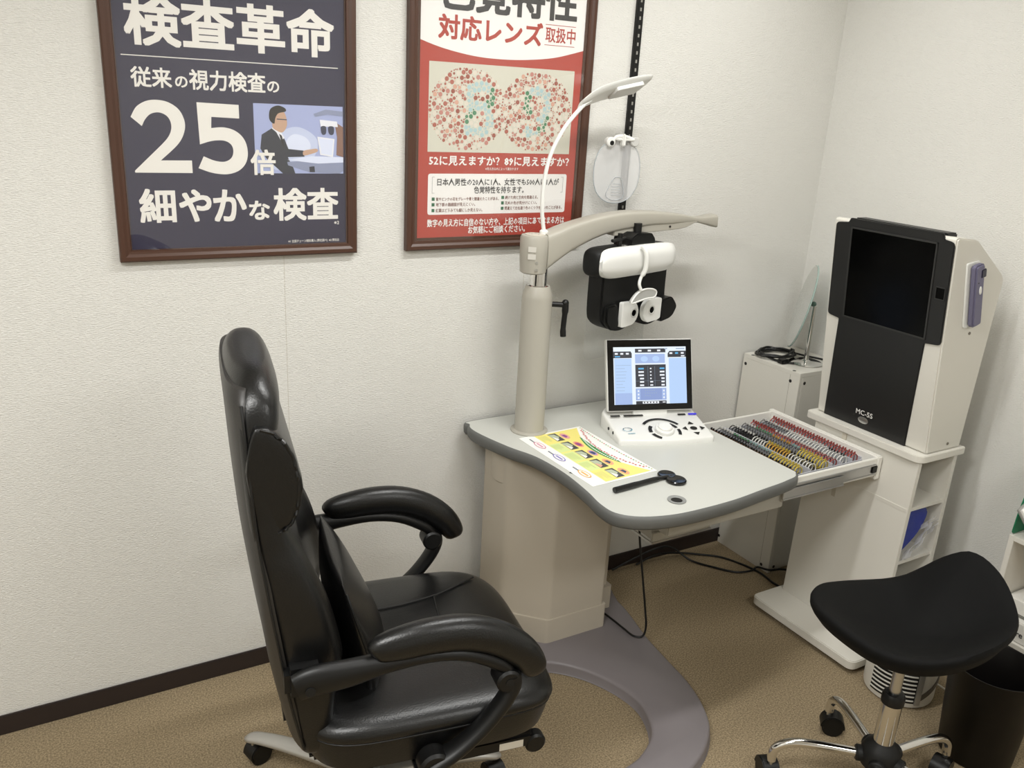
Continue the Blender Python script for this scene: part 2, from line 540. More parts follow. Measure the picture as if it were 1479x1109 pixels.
for s, x0, x1, z0, z1, bo, mi in TT:
    b.text(s, x0, x1, z0, z1, q, 0, mi, bo, 2 if len(s) < 10 else 1)
b.flat(rect(1.4543, 1.5626, 1.9557, 1.9573), q, 0, 0)
b.flat(rect(1.4543, 1.5618, 1.8994, 1.9010), q, 0, 0)
for x, z in ((1.0962, 1.4445), (1.0962, 1.4282), (1.0962, 1.4112), (1.3317, 1.4475), (1.3317, 1.4308), (1.3317, 1.4143)):
    b.flat(rect(x, x + .0095, z, z + .0095), q, 0, 4)
for x, s in ((1.0962, 1), (1.5551, -1)):
    b.flat(rect(min(x, x + s * .0012), max(x, x + s * .0012), 1.4661, 1.5138), q, 0, 5)
    for z in (1.4661, 1.5126):
        b.flat(rect(min(x, x + s * .008), max(x, x + s * .008), z, z + .0012), q, 0, 5)
b.build('lettering', [REDI, DARKI, PAPW, BROWNI, GREENI, mat('grey_ink', '#a9a8aa', 0.5)], t)
# number plate: packed dots, the figures picked out in blue and green
dots = MB()
dm = [mat('dot_' + n, c, 0.5) for n, c in (('brick', '#ad6252'), ('rose', '#c08478'), ('salmon', '#d4a48f'), ('sand', '#ded6c8'), ('sky', '#adc9cb'), ('leaf', '#4b8560'), ('rust', '#9b5343'))]
cxs, cz, ER, EZ = (1.207, 1.440), 1.706, 0.122, 0.112
def inside(x, z, r):
    for c in cxs:
        if ((x - c) / (ER + .006 - r)) ** 2 + ((z - cz) / (EZ + .006 - r)) ** 2 < 1:
            return True
    return False
def near(x, z, segs, w):
    for (ax, az), (bx, bz) in segs:
        dx, dz = bx - ax, bz - az
        tt = max(0, min(1, ((x - ax) * dx + (z - az) * dz) / (dx * dx + dz * dz + 1e-9)))
        if math.hypot(x - ax - tt * dx, z - az - tt * dz) < w:
            return True
    return False
def chain(c, pts):
    P = cat([(c + u * .042, cz + v * .062) for u, v in pts], 4)
    return list(zip(P[:-1], P[1:]))
c1, c2 = 1.244, 1.440
blue = chain(c1, [(.6, 1), (-.6, 1), (-.75, .15)]) + chain(c1, [(-.7, .2), (.3, .1), (.9, -.4), (.4, -1), (-.9, -.9)]) + chain(c2, [(-.4, .95), (.4, 1), (.9, .6), (.8, 0), (.4, -.3)]) + chain(c2, [(-.8, -.9), (0, -1)])
green = chain(c1, [(.7, .95), (.9, .5), (.4, .1)]) + chain(c1, [(-.3, -.1), (-.9, -.4)]) + chain(c2, [(-.75, .8), (-.9, .4), (-.6, .05)]) + chain(c2, [(.9, -.2), (.6, -.8), (-.5, -1)])
placed = []
cell = {}
for r, tries in ((.0066, 1500), (.0050, 1800), (.0036, 3500), (.0025, 5000), (.0017, 5000)):
    for _ in range(tries):
        x = random.uniform(1.08, 1.57)
        z = random.uniform(cz - EZ, cz + EZ)
        if not inside(x, z, r):
            continue
        k = (int(x / .013), int(z / .013))
        if any(math.hypot(x - X, z - Z) < r + R + .0004 for i in (-1, 0, 1) for j in (-1, 0, 1) for X, Z, R in cell.get((k[0] + i, k[1] + j), ())):
            continue
        cell.setdefault(k, []).append((x, z, r))
        placed.append((x, z, r))
for x, z, r in placed:
    if near(x, z, blue, .0115):
        mi = 4
    elif near(x, z, green, .0110):
        mi = 5
    elif r < .002:
        mi = random.choice((0, 1, 6, 2))
    else:
        mi = random.choice((0, 0, 0, 6, 1, 1, 2, 3, 3, 3))
    dots.disc(x, z, r, wp(0.0114), 0, mi, 10)
dots.build('dot_plate', dm, t)
MB().box(QX0 + .026, QX1 - .026, -0.0152, -0.0142, QZ0 + .026, QZ1 - .026).build('glazing', M_PANE, t)

# ------------------------------------------------------------------ examination table
TZ = 0.730
t = thing('examination_table', 'pale grey optometry table with cream pole and curved mauve foot', 'table', (1.45, -0.35, 0))
outline = [(1.222, -0.120), (1.232, -0.052), (1.300, -0.020), (1.955, -0.020), (1.961, -0.680), (1.950, -0.775), (1.885, -0.800), (1.775, -0.815), (1.645, -0.832), (1.500, -0.836), (1.415, -0.828),
           (1.341, -0.803), (1.296, -0.760), (1.290, -0.700), (1.302, -0.620), (1.310, -0.494), (1.296, -0.364), (1.257, -0.261)]
TOPO = []
ring = cat(outline, 5, True)
# the back edge is straight, so keep its corner points sharp
TOPO = [p for p in ring if p[1] <= -0.0195 and p[0] <= 1.962]
MB().prism(TOPO, FLATP, TZ - .036, TZ, 0.0, ang=60).build('tabletop', M_TOP, t)
# soft edge band all round
def offset_ring(P, d):
    out = []
    L = len(P)
    for i in range(L):
        a, c = Vector(P[i - 1]), Vector(P[(i + 1) % L])
        tn = (c - a).normalized()
        out.append((P[i][0] - tn.y * d, P[i][1] + tn.x * d))
    return out
area = sum(TOPO[i - 1][0] * TOPO[i][1] - TOPO[i][0] * TOPO[i - 1][1] for i in range(len(TOPO)))
sg = -1 if area > 0 else 1
secs = []
b = MB()
prof = [(0.0, TZ + .0006), (0.004, TZ - .002), (0.007, TZ - .009), (0.0075, TZ - .020), (0.006, TZ - .032), (0.001, TZ - .0385), (-0.006, TZ - .0385)]
rows = [[(x, y, z) for x, y in offset_ring(TOPO, sg * d)] for d, z in prof]
b.loft(rows, 0, caps=False)
b.build('edge_band', M_EDGE, t, sharp=60)
# cable grommet in the top
b = MB()
b.lathe([(.0155, .0003), (.024, .0003), (.026, .0018), (.0255, .003), (.019, .003), (.016, .0012), (.0155, .0003)], (1.497, -.768, TZ), seg=28, caps=False)
b.build('cable_grommet', mat('grommet_grey', '#8b8c8a', 0.5), t)
MB().disc(1.497, -.768, .0165, FLATP, TZ + .0006, n=24).build('grommet_hole', mat('hole_dark', '#15130f', 0.8), t)
# printed arrow marks on the top
b = MB()
b.flat([(1.322, -.500), (1.345, -.525), (1.350, -.483)], FLATP, TZ + .0008)
b.build('arrow_mark', M_SOFTB, t)
# column under the top
col = [(1.392, -.352), (1.612, -.352), (1.612, -.255), (1.70, -.255), (1.70, -.075), (1.278, -.075), (1.278, -.235)]
MB().prism(round_poly(col, [.012, .01, .004, .01, .01, .01, .02], 3), FLATP, .128, TZ - .036, 0.0).build('column', M_CREAM2, t)
col2 = [(1.388, -.356), (1.624, -.356), (1.624, -.27), (1.712, -.27), (1.712, -.06), (1.266, -.06), (1.266, -.235)]
MB().prism(round_poly(col2, [.012, .01, .004, .01, .01, .01, .02], 3), FLATP, .016, .128, 0.002).build('column_plinth', M_CREAM2, t)
MB().cyl((1.356, -.165, .575), (1.356, -.165, TZ - .036), .088, seg=40, bev=.004).build('pole_socket', M_CREAM2, t)
# curved foot
foot = [(1.24, -.05), (1.77, -.05), (1.765, -.25), (1.752, -.34), (1.722, -.47), (1.705, -.60), (1.690, -.72), (1.655, -.83), (1.600, -.915), (1.500, -.985), (1.360, -1.03), (1.24, -1.02), (1.215, -.965), (1.26, -.925),
        (1.345, -.905), (1.435, -.850), (1.480, -.765), (1.488, -.690), (1.465, -.600), (1.420, -.515), (1.350, -.445), (1.27, -.41), (1.225, -.36)]
fr = cat(foot, 4, True)
rows = []
for d, z in ((0.004, .002), (0, .006), (0, .030), (-.003, .036), (-.010, .040), (-.060, .043)):
    s2 = -1 if sum(fr[i - 1][0] * fr[i][1] - fr[i][0] * fr[i - 1][1] for i in range(len(fr))) > 0 else 1
    rows.append([(x, y, z) for x, y in offset_ring(fr, s2 * d)])
MB().loft(rows[:5]).build('curved_foot', M_BASE, t, sharp=50)
# pole
b = MB()
b.lathe([(.060, 0), (.060, .004), (.056, .0075), (.049, .008), (.0475, .012), (.0475, .438), (.046, .448), (.039, .470), (.036, .476)], (1.388, -.165, TZ), seg=48)
pole = b.build('pole', M_CREAM, t)
MB().lathe([(.0335, .470), (.0335, .476), (.027, .478), (.027, .56)], (1.388, -.165, TZ), seg=32).build('inner_pole', M_CHROME, t)
# clamp lever on the pole
b = MB()
b.cyl((1.425, -.190, 1.150), (1.462, -.212, 1.150), .0085, seg=16, bev=.002)
b.tube(cat([(1.462, -.212, 1.158), (1.4625, -.2125, 1.13), (1.460, -.2125, 1.075), (1.461, -.214, 1.050)], 5), [.0105] * 6 + [.0085] * 5 + [.0095] * 5, 12)
b.ball((1.462, -.212, 1.156), .011)
b.build('clamp_lever', M_BLACK, t)
# swing arm
arm_hi = cat([(1.345, 1.352), (1.385, 1.362), (1.430, 1.376), (1.489, 1.394), (1.590, 1.415), (1.682, 1.4255), (1.778, 1.4255), (1.864, 1.419), (1.930, 1.411), (1.990, 1.402), (2.066, 1.409)], 4)
arm_lo = cat([(1.345, 1.25), (1.385, 1.25), (1.435, 1.282), (1.496, 1.316), (1.583, 1.350), (1.656, 1.367), (1.783, 1.381), (1.864, 1.383), (1.927, 1.385), (1.993, 1.383), (2.070, 1.366)], 4)
wid = cat([(.0,), (.030,), (.036,), (.034,), (.032,), (.032,), (.031,), (.030,), (.027,), (.022,), (.026,)], 4)
secs = []
AY = -.165
for i in range(5, len(arm_hi)):
    (x, zh), (xl, zl), (w,) = arm_hi[i], arm_lo[i], wid[i]
    cz, hz = (zh + zl) / 2, (zh - zl) / 2
    secs.append([((x + (xl - x) * (hz - v) / (2 * hz)), AY + u, cz + v) for u, v in sell(0, 0, w, hz, 24, 5.5)])
b = MB()
b.loft(secs)
b.lathe([(.034, 1.246), (.040, 1.250), (.043, 1.30), (.0435, 1.352), (.040, 1.3600), (.033, 1.3615)], (1.366, AY, 0), seg=36)
arm = b.build('swing_arm', M_CREAM, t, sharp=45)
b = MB()
b.lathe([(.030, 1.3612), (.030, 1.3632), (.027, 1.364), (.0, 1.364)], (1.366, AY, 0), seg=30)
b.build('socket_plate', mat('socket_cream', '#c9c3b6', 0.45), arm)
for dx, dy in ((-.014, -.006), (.004, -.016), (.010, .012), (-.012, .012)):
    MB().cyl((1.366 + dx, AY + dy, 1.3635), (1.366 + dx, AY + dy, 1.3650), .0032, seg=10).build('socket_screw', M_STEEL, arm)
for z in (1.283, 1.262):
    b = MB()
    n = Vector((-.30, -.95, 0)).normalized()
    c = Vector((1.366, AY, z)) + n * .0405
    b.cyl(c, c + n * .002, .0048, seg=14)
    b.build('pivot_screw', M_STEEL, arm)
b = MB()
pl = Plane3(Vector((1.366, AY, 1.315)) + Vector((-.62, -.78, 0)) * .0442, (.78, -.62, 0), (0, 0, 1))
b.flat(rect(-.012, .012, .0, .016), pl)
b.flat(rect(-.012, .012, -.022, -.006), pl)
b.build('rating_sticker', mat('sticker_grey', '#cfccc4', 0.35), arm)
# lower cover plate of the arm, with screws
lo = [(1.64, 1.352), (1.90, 1.3665), (1.935, 1.372), (1.965, 1.385), (1.99, 1.389), (1.80, 1.395), (1.64, 1.385)]
cov = MB().prism(lo, Plane3((0, AY, 0), (1, 0, 0), (0, 0, 1)), -.018, .026, .002).build('arm_cover', M_CREAM, t)
for x, z in ((1.717, 1.373), (1.862, 1.376)):
    MB().cyl((x, AY - .0255, z), (x, AY - .028, z), .0038, seg=12).build('cover_screw', M_SCREW, cov)
# housing that carries the lens drawer
MB().box(1.50, 1.952, -.745, -.285, .605, TZ - .036, .003).build('drawer_housing', M_CREAM, t)
b = MB()
b.box(1.520, 1.735, -.66, -.40, .548, .604, .003)
b.box(1.515, 1.740, -.668, -.660, .540, .575, .002)
b.build('under_tray', M_CREAM, t)
b = MB()
b.box(1.515, 1.740, -.671, -.668, .540, .546)
b.box(1.512, 1.516, -.671, -.40, .540, .546)
b.build('tray_rail', M_STEEL, t)

# the open drawer of trial lenses
dr = MB()
DX0, DX1, DY0, DY1, DZ0, DZ1 = 1.955, 2.364, -.738, -.285, .645, .698
dr.box(DX0, DX1, DY0, DY1, DZ0, DZ0 + .006)
dr.box(DX0, DX1, DY1, DY1 + .010, DZ0 - .010, DZ1, .0015)
dr.box(DX0, DX1, DY0 - .010, DY0, DZ0 - .010, DZ1, .0015)
dr = dr.build('lens_drawer', M_WHITE, t)
MB().box(2.364, 2.386, -.752, -.268, .622, .703, .003).build('drawer_front', M_WHITE, dr)
b = MB()
for x in (2.020, 2.117, 2.222, 2.262, 2.318, 2.362):
    b.box(x - .002, x + .002, -.690, -.300, DZ0 + .006, .680)
b.box(2.0, 2.363, -.302, -.298, DZ0 + .006, .672)
b.box(2.0, 2.363, -.694, -.690, DZ0 + .006, .672)
b.build('lens_rack', mat('rack_grey', '#b9bac0', 0.4), dr)
MB().box(2.004, 2.362, -.690, -.302, DZ0 + .006, DZ0 + .0075).build('rack_liner', mat('rack_liner_dark', '#2e2c2a', .7), dr)
b = MB()
b.box(2.02, 2.362, -.733, -.705, DZ0 + .006, .664, .002)
b.build('felt_strip', mat('dark_felt', '#262521', 0.9), dr)
b = MB()
b.box(1.975, 2.358, -.7535, -.748, .644, .680, .001)
b.box(1.975, 2.358, -.7555, -.7535, .676, .680, .0005)
b.box(1.975, 2.358, -.7555, -.7535, .644, .648, .0005)
b.box(1.93, 2.20, -.760, -.7555, .640, .671, .001)
b.box(1.93, 2.20, -.763, -.760, .637, .642, .001)
rail = b.build('slide_rail', mat('rail_steel', (.55, .55, .55), .28, metal=1.0), dr)
b = MB()
b.box(2.335, 2.360, -.758, -.753, .652, .676, .002)
b.build('rail_stop', M_BLACK, rail)

# ------------------------------------------------------------------ trial lenses
def lens_mesh(name, rim, tab, tabmat_same=False):
    b = MB()
    n = 20
    R = .0175
    b.tube([(R * math.cos(2 * math.pi * k / n), 0, R * math.sin(2 * math.pi * k / n)) for k in range(n)] + [(R, 0, 0)], .0019, 6, 0)
    b.cyl((0, -.0004, 0), (0, .0004, 0), R, seg=n, mi=1)
    b.prism(round_poly([(-.0038, .0175), (.0038, .0175), (.0042, .0262), (-.0042, .0262)], .002, 2), WALLP, -.0009, .0009, 0, 2)
    return b, [rim, M_GLASS, tab]
RIM = {'copper': mat('rim_copper', '#9a6a45', 0.35, metal=.5), 'black': mat('rim_black', '#1c1b1a', 0.35), 'white': mat('rim_white', '#d9d8d2', 0.35), 'red': mat('rim_red', '#9a4640', 0.4),
       'yellow': mat('rim_yellow', '#c8b24c', 0.4), 'green': mat('rim_green', '#5f8f6b', 0.4), 'teal': mat('rim_teal', '#8fb0ae', 0.4), 'steel': mat('rim_steel', (.33, .33, .34), .3, metal=1.0), 'gold': mat('rim_gold', '#c79a46', .35)}
rows_spec = [  # x, [(count, rim, tab, where)], word for the row
    (2.040, [(31, 'copper', 'black', '')], 'the row right against the grey table edge'),
    (2.080, [(6, 'steel', 'white', ''), (6, 'black', 'green', ''), (8, 'steel', 'teal', ''), (10, 'yellow', 'yellow', '')], 'the second row from the table'),
    (2.142, [(9, 'black', 'white', ''), (5, 'white', 'black', ''), (8, 'gold', 'yellow', ''), (8, 'white', 'black', '')], 'the third row from the table'),
    (2.198, [(5, 'steel', 'white', ''), (6, 'steel', 'green', ''), (7, 'steel', 'gold', ''), (3, 'steel', 'teal', ''), (9, 'yellow', 'yellow', '')], 'the fourth row from the table'),
    (2.240, [(9, 'red', 'red', ''), (21, 'red', 'white', '')], 'the red row in the middle of the drawer'),
    (2.290, [(10, 'steel', 'white', ''), (14, 'white', 'white', ''), (6, 'white', 'black', '')], 'the white row near the drawer front'),
    (2.342, [(30, 'red', 'red', '')], 'the row along the inside of the drawer front')]
pos_word = ['back end', 'behind the middle', 'middle', 'ahead of the middle', 'front end']
CN = {'copper': 'copper', 'black': 'black', 'white': 'white', 'red': 'red', 'yellow': 'yellow', 'green': 'green', 'teal': 'grey-green', 'steel': 'silver', 'gold': 'gold'}
protos = {}
for x, segs, word in rows_spec:
    total = sum(s[0] for s in segs)
    i = 0
    for si, (cnt, rim, tab, _) in enumerate(segs):
        key = (rim, tab)
        grp = '%s rimmed trial lenses with %s tabs in %s' % (CN[rim], CN[tab], word)
        seen = sum(1 for s in segs[:si] if (s[1], s[2]) == key)
        place = ''
        if sum(1 for s in segs if (s[1], s[2]) == key) > 1:
            place = ' front part' if seen else ' back part'
        lab = '%s-rimmed trial lens with %s tab, in%s %s' % (CN[rim], CN[tab], (place + ' of') if place else '', word)
        for k in range(cnt):
            y = -.312 - .371 * (i + .5) / total
            i += 1
            if key not in protos:
                bb, mm = lens_mesh('trial_lens', RIM[rim], RIM[tab])
                o = bb.build('trial_lens', mm, None, loc=(0, 0, 0))
                protos[key] = o
            else:
                o = protos[key].copy()
                COL.objects.link(o)
            o.location = (x, y, .6708)
            o.rotation_euler = (random.uniform(-.10, .10), 0, random.uniform(-.06, .06))
            tag(o, lab, 'lens', grp + place)

# ------------------------------------------------------------------ phoropter head hanging from the arm
PH = (1.73, -.19, 0)
t = thing('phoropter', 'black and white refractor head hanging under the curved cream arm', 'eye tester', (1.73, -.19, 1.06), 13)
FRAME[t.name] = Matrix.Translation((1.73, -.19, 0)) @ Matrix.Rotation(math.radians(13), 4, 'Z')
PHM = FRAME[t.name].copy()
FRAME[t.name] = Matrix.Translation((1.73, -.19, 1.06)) @ Matrix.Rotation(math.radians(13), 4, 'Z')
def ph_mb():
    b = MB()
    b.M = PHM
    return b
FP = Plane3((0, 0, 0), (1, 0, 0), (0, 0, 1))     # faces local -y
# top housing: horizontal rounded bar
b = ph_mb()
secs = []
for x, ry, rz in cat([(-.200, .012, .022), (-.196, .030, .036), (-.180, .042, .043), (-.14, .050, .047), (0, .052, .048), (.12, .050, .046), (.160, .040, .040), (.178, .026, .032), (.184, .010, .018)], 4):
    secs.append([(x, .012 + u, 1.277 + v) for u, v in sell(0, 0, ry, rz, 28, 3.2)])
b.loft(secs)
b.build('housing', M_SOFTB, t)
# white visor wrapped over the front of the housing
b = ph_mb()
def visor(off):
    rows = []
    xs = [(-.221, .026), (-.217, .035), (-.200, .043), (-.16, .0465), (-.08, .0465), (-.036, .0470), (.02, .0465), (.09, .0445), (.122, .038), (.139, .026), (.145, .012)]
    for x, h in cat(xs, 3):
        row = []
        for k in range(13):
            v = -1 + 2 * k / 12
            bulge = (1 - abs(v) ** 3) * .020
            edge = min(1, max(0, (.146 - x) / .05)) ** .5 * 1.0
            row.append((x - bulge * 1.3 * max(0, min(1, (-.16 - x) / .06)) + .012, -.038 - bulge * edge - .012 * edge + off, 1.284 + v * h + .012 * (x) * 0))
        rows.append(row)
    return rows
fr_, bk_ = visor(0), visor(.012)
ring = []
secs = [r + s[::-1] for r, s in zip(fr_, bk_)]
b.loft(secs)
b.build('visor', M_PURE, t)
# hood filling behind the visor left end
# back panel with two rounded lobes
b = ph_mb()
lob = [(-.166, 1.25), (-.165, 1.12), (-.150, 1.085), (-.116, 1.064), (-.075, 1.052), (-.034, 1.056), (-.012, 1.075), (.010, 1.078), (.04, 1.062), (.085, 1.052), (.135, 1.062), (.168, 1.085), (.180, 1.108), (.160, 1.14), (.157, 1.25)]
b.prism(cat(lob, 4), FP, -.045, .020, .006, ang=50)
b.build('lens_battery', M_SOFTB, t)
def mount(*a):
    q_ = ph_mb()
    q_.prism(*a)
    q_.build('eyepiece_mount', M_BLACK, t)
mount(round_poly([(.095, 1.14), (.155, 1.148), (.190, 1.112), (.165, 1.074), (.10, 1.064)], .016, 4), FP, .015, .055, .006)
mount(round_poly([(-.155, 1.145), (-.10, 1.148), (-.085, 1.07), (-.12, 1.06), (-.155, 1.09)], .014, 4), FP, .018, .036, .006)
def eye(poly, hole, d0, d1):
    b = ph_mb()
    b.prism(round_poly(poly, .006, 3), FP, d0, d1, .004)
    e = b.build('eyepiece', M_PURE, t)
    b = ph_mb()
    b.M = PHM
    b.lathe([(.0165, 0), (.0165, .0015), (.013, .0025), (.0115, .0005), (0.0, .0003)], (hole[0], -d1, hole[1]), (0, -1, 0), 24)
    b.build('eyepiece_ring', mat('ring_grey', '#cfcfca', .4), e)
    b = ph_mb()
    b.disc(hole[0], hole[1], .0105, FP, d1 + .0012, n=20)
    b.build('aperture', M_DARKSCREEN, e)
def arcpts(cx, cz, rx, rz, a0, a1, n=10):
    return [(cx + rx * math.cos(math.radians(a0 + (a1 - a0) * k / n)), cz + rz * math.sin(math.radians(a0 + (a1 - a0) * k / n))) for k in range(n + 1)]
eye([(-.091, 1.072), (-.080, 1.070)] + arcpts(-.050, 1.112, .041, .040, -70, 70, 10) + [(-.080, 1.152), (-.091, 1.152)], (-.034, 1.113), .030, .046)
eye([(.101, 1.148), (.085, 1.150)] + arcpts(.052, 1.112, .043, .042, 110, 250, 10) + [(.085, 1.075), (.101, 1.080)], (.050, 1.114), .034, .052)
# forehead rest: stem and crescent
b = ph_mb()
b.tube(cat([(-.052, -.068, 1.333), (-.046, -.083, 1.31), (-.044, -.083, 1.262), (-.052, -.075, 1.235), (-.061, -.078, 1.215), (-.054, -.082, 1.196)], 5), [.0078] * 14 + [.0052] * 12, 12)
fr1 = b.build('forehead_rest', M_PURE, t)
b = ph_mb()
cres = cat([(-.092, 1.158), (-.079, 1.177), (-.058, 1.190), (-.030, 1.196), (.004, 1.193), (.025, 1.185), (.029, 1.177), (.019, 1.165), (-.020, 1.165), (-.055, 1.161)], 4, True)
b.prism(cres, FP, .068, .080, .003, ang=40)
pad_ = b.build('rest_pad', mat('pad_grey', '#b4b4b0', .5), fr1)
b = ph_mb()
b.tube([(x, -.079, z) for x, z in cres] + [(cres[0][0], -.079, cres[0][1])], .0032, 6)
b.build('pad_rim', M_PURE, fr1)
# mount: black bracket, tilt lever and pin
b = ph_mb()
b.prism(round_poly([(-.074, 1.325), (-.070, 1.352), (-.040, 1.366), (.030, 1.362), (.048, 1.345), (.050, 1.322)], .004, 2), FP, -.035, .040, .004)
b.cyl((-.010, -.010, 1.355), (-.010, -.010, 1.392), .013, seg=20)
b.build('mount_bracket', M_BLACK, t)
b = ph_mb()
b.cyl((-.105, -.02, 1.322), (-.105, -.02, 1.368), .0075, seg=14)
b.tube([(-.150, -.028, 1.349), (-.08, -.020, 1.351)], .0052, 10)
b.build('tilt_lever', M_BLACK, t)
b = ph_mb()
b.lathe([(.016, 0), (.016, .007), (.012, .010), (0, .010)], (-.085, -.018, 1.322), seg=20)
b.build('level_dial', M_STEEL, t)
# clear breath shield behind the head
b = ph_mb()
b.prism(round_poly(rect(-.150, .150, .945, 1.24), [.03, .03, .02, .02], 5), FP, -.052, -.049, .0008)
b.build('breath_shield', M_ACRYL, t)

# ------------------------------------------------------------------ gooseneck lamp
t = thing('gooseneck_lamp', 'white gooseneck lamp standing on the curved cream arm', 'lamp', (1.395, -.165, 1.363))
b = MB()
b.lathe([(.013, 0), (.013, .010), (.009, .014), (.0, .014)], (1.397, -.165, 1.361), seg=18)
b.build('lamp_socket', M_PURE, t)
neck = cat([(1.397, -.165, 1.370), (1.386, -.165, 1.43), (1.386, -.165, 1.51), (1.404, -.165, 1.595), (1.447, -.165, 1.672), (1.500, -.165, 1.730), (1.525, -.165, 1.752)], 6)
MB().tube(neck, [.0062] * (len(neck) - 6) + [.0068, .0075, .0085, .0095, .0105, .0115], 14).build('gooseneck', M_PURE, t)
b = MB()
secs = []
for (x, z, w, h) in cat([(1.495, 1.738, .014, .011), (1.522, 1.753, .028, .018), (1.560, 1.769, .036, .018), (1.635, 1.790, .040, .0165), (1.695, 1.803, .040, .0145), (1.722, 1.8075, .038, .012), (1.728, 1.808, .034, .008)], 4):
    secs.append([(x, -.165 + u * .87 - v * .49, z - u * .49 + v * .87) for u, v in sell(0, 0, w, h, 24, 4)])
b.loft(secs)
head = b.build('lamp_head', M_PURE, t, sharp=50)
b = MB()
sl = Plane3((1.60, -.165, 1.7835), (1, 0, .22), (0, .87, -.49))
b.prism(round_poly(rect(.0, .10, -.029, .029), .008, 3), sl, -.0180, -.006, .001)
b.build('lamp_diffuser', mat('diffuser_white', '#cfcfcb', 0.35), head)

# ------------------------------------------------------------------ slotted wall rail and what hangs on it
b = MB()
b.box(1.789, 1.814, -.012, 0, 1.345, CEIL - .02, .001)
z = 1.36
while z < CEIL - .05:
    b.box(1.7985, 1.8045, -.0124, -.0118, z, z + .010, 0, 1)
    z += .0255
rail = b.build('wall_rail', [M_BLACK, mat('slot_grey', '#8e8c86', 0.5)], loc=(1.80, 0, 1.345))
tag(rail, 'black slotted shelving rail running up the wall right of the red poster', 'rail')
# clear oval face guard with white clamps
t = thing('eye_occluder', 'clear oval plate with white clips hanging on the black wall rail', 'eye occluder', (1.735, -.05, 1.44), -6)
FRAME[t.name] = Matrix.Translation((1.735, -.05, 1.44)) @ Matrix.Rotation(math.radians(-6), 4, 'Z')
b = MB(); b.M = FRAME[t.name]
ov = [(.086 * math.copysign(abs(math.cos(a)) ** .9, math.cos(a)), .095 + .100 * math.copysign(abs(math.sin(a)) ** .85, math.sin(a))) for a in [2 * math.pi * k / 48 for k in range(48)]]
b.prism(ov, WALLP, -.0018, .0018, .0008)
b.build('clear_plate', glass_mat('oval_acrylic', tint=(.97, .975, .985), milky=.27, base=.06), t)
b = MB(); b.M = FRAME[t.name]
b.prism(ov, WALLP, .0017, .0020)
rim = [(x * .985, .095 + (z - .095) * .985) for x, z in ov]
b = MB(); b.M = FRAME[t.name]
b.tube([(x, 0, z) for x, z in ov] + [(ov[0][0], 0, ov[0][1])], .0016, 6)
b.build('plate_rim', mat('rim_clear_edge', '#a9b0b4', 0.2), t)
b = MB(); b.M = FRAME[t.name]
b.tube(cat([(-.030, -.003, .012), (-.034, -.003, .03), (-.012, -.003, .072), (.004, -.003, .078), (.018, -.003, .070), (.030, -.003, .03), (.026, -.003, .012), (-.002, -.003, .004)], 5, True), .0012, 6)
for k in range(5):
    b.box(-.016, .018, -.0026, -.002, .020 + k * .009, .0215 + k * .009)
b.build('moulded_mark', mat('mould_grey', '#b4b8bc', 0.4), t)
b = MB(); b.M = FRAME[t.name]
b.box(-.020, .048, -.018, .022, .192, .202, .003)
b.box(.000, .012, -.022, .038, .176, .214, .003)
b.tube(cat([(-.03, -.008, .185), (-.02, -.01, .203), (.01, -.012, .206), (.045, -.010, .197)], 4), .006, 10)
b.build('clip_bracket', M_PURE, t)
for x, z in ((-.037, .188), (.052, .190)):
    b = MB(); b.M = FRAME[t.name]
    b.cyl((x, -.014, z), (x, .010, z), .0155, seg=22, bev=.003)
    k = b.build('clip_knob', M_PURE if x < 0 else mat('knob_grey', '#c7c6c2', .4), t)
    if x < 0:
        b = MB(); b.M = FRAME[t.name]
        b.cyl((x + .002, -.0150, z - .003), (x + .002, -.0135, z - .003), .0075, seg=16)
        b.build('knob_cap', M_BLACK, k)

# ------------------------------------------------------------------ control console with tilted touch screen
KA = -17.0
KM = Matrix.Translation((1.583, -.393, TZ)) @ Matrix.Rotation(math.radians(KA), 4, 'Z')
t = thing('control_console', 'white control console with tilted lit touch screen on the grey table', 'console', (1.583, -.393, TZ), KA)
FRAME[t.name] = KM
def kb():
    b = MB(); b.M = KM
    return b
base = round_poly([(0.0, .004), (.16, -.012), (.325, .004), (.318, .19), (.285, .235), (.03, .235), (-.006, .18)], [.012, .1, .012, .02, .03, .03, .02], 5)
b = kb()
secs = []
def slope(y):
    return .0175 + max(0, min(1, (y - .0) / .165)) * .031
for zz, ins in ((0, .001), (.003, 0)):
    secs.append([(x + (.16 - x) * ins, y + (.11 - y) * ins, zz) for x, y in base])
for fz, ins in ((.80, 0.002), (.94, .012), (1.0, .035)):
    secs.append([(x + (.16 - x) * ins, y + (.11 - y) * ins, slope(y) * fz) for x, y in base])
b.loft(secs)
b.build('console_body', M_PURE, t, sharp=50)
SLP = Plane3(KM @ Vector((0, 0, .0178)), KM.to_3x3() @ Vector((1, 0, 0)), KM.to_3x3() @ Vector((0, .165, .031)))
k_ = math.hypot(.165, .031) / .165
def sp(x, y):
    return (x, y * k_)
b = MB()
def key(poly):
    b.flat([sp(*p) for p in poly], SLP, .0012)
def arc_key(cx, cy, r0, r1, a0, a1, n=10):
    P = [(cx + r1 * math.cos(math.radians(a0 + (a1 - a0) * i / n)), cy + r1 * math.sin(math.radians(a0 + (a1 - a0) * i / n))) for i in range(n + 1)]
    P += [(cx + r0 * math.cos(math.radians(a1 + (a0 - a1) * i / n)), cy + r0 * math.sin(math.radians(a1 + (a0 - a1) * i / n))) for i in range(n + 1)]
    key(P)
cx, cy = .166, .046
arc_key(cx, cy, .066, .075, 30, 142, 14)
arc_key(cx, cy, .040, .052, 140, 186)
arc_key(cx, cy, .040, .052, 198, 240)
arc_key(cx, cy, .046, .056, 18, 50)
arc_key(cx, cy, .046, .056, -28, 8)
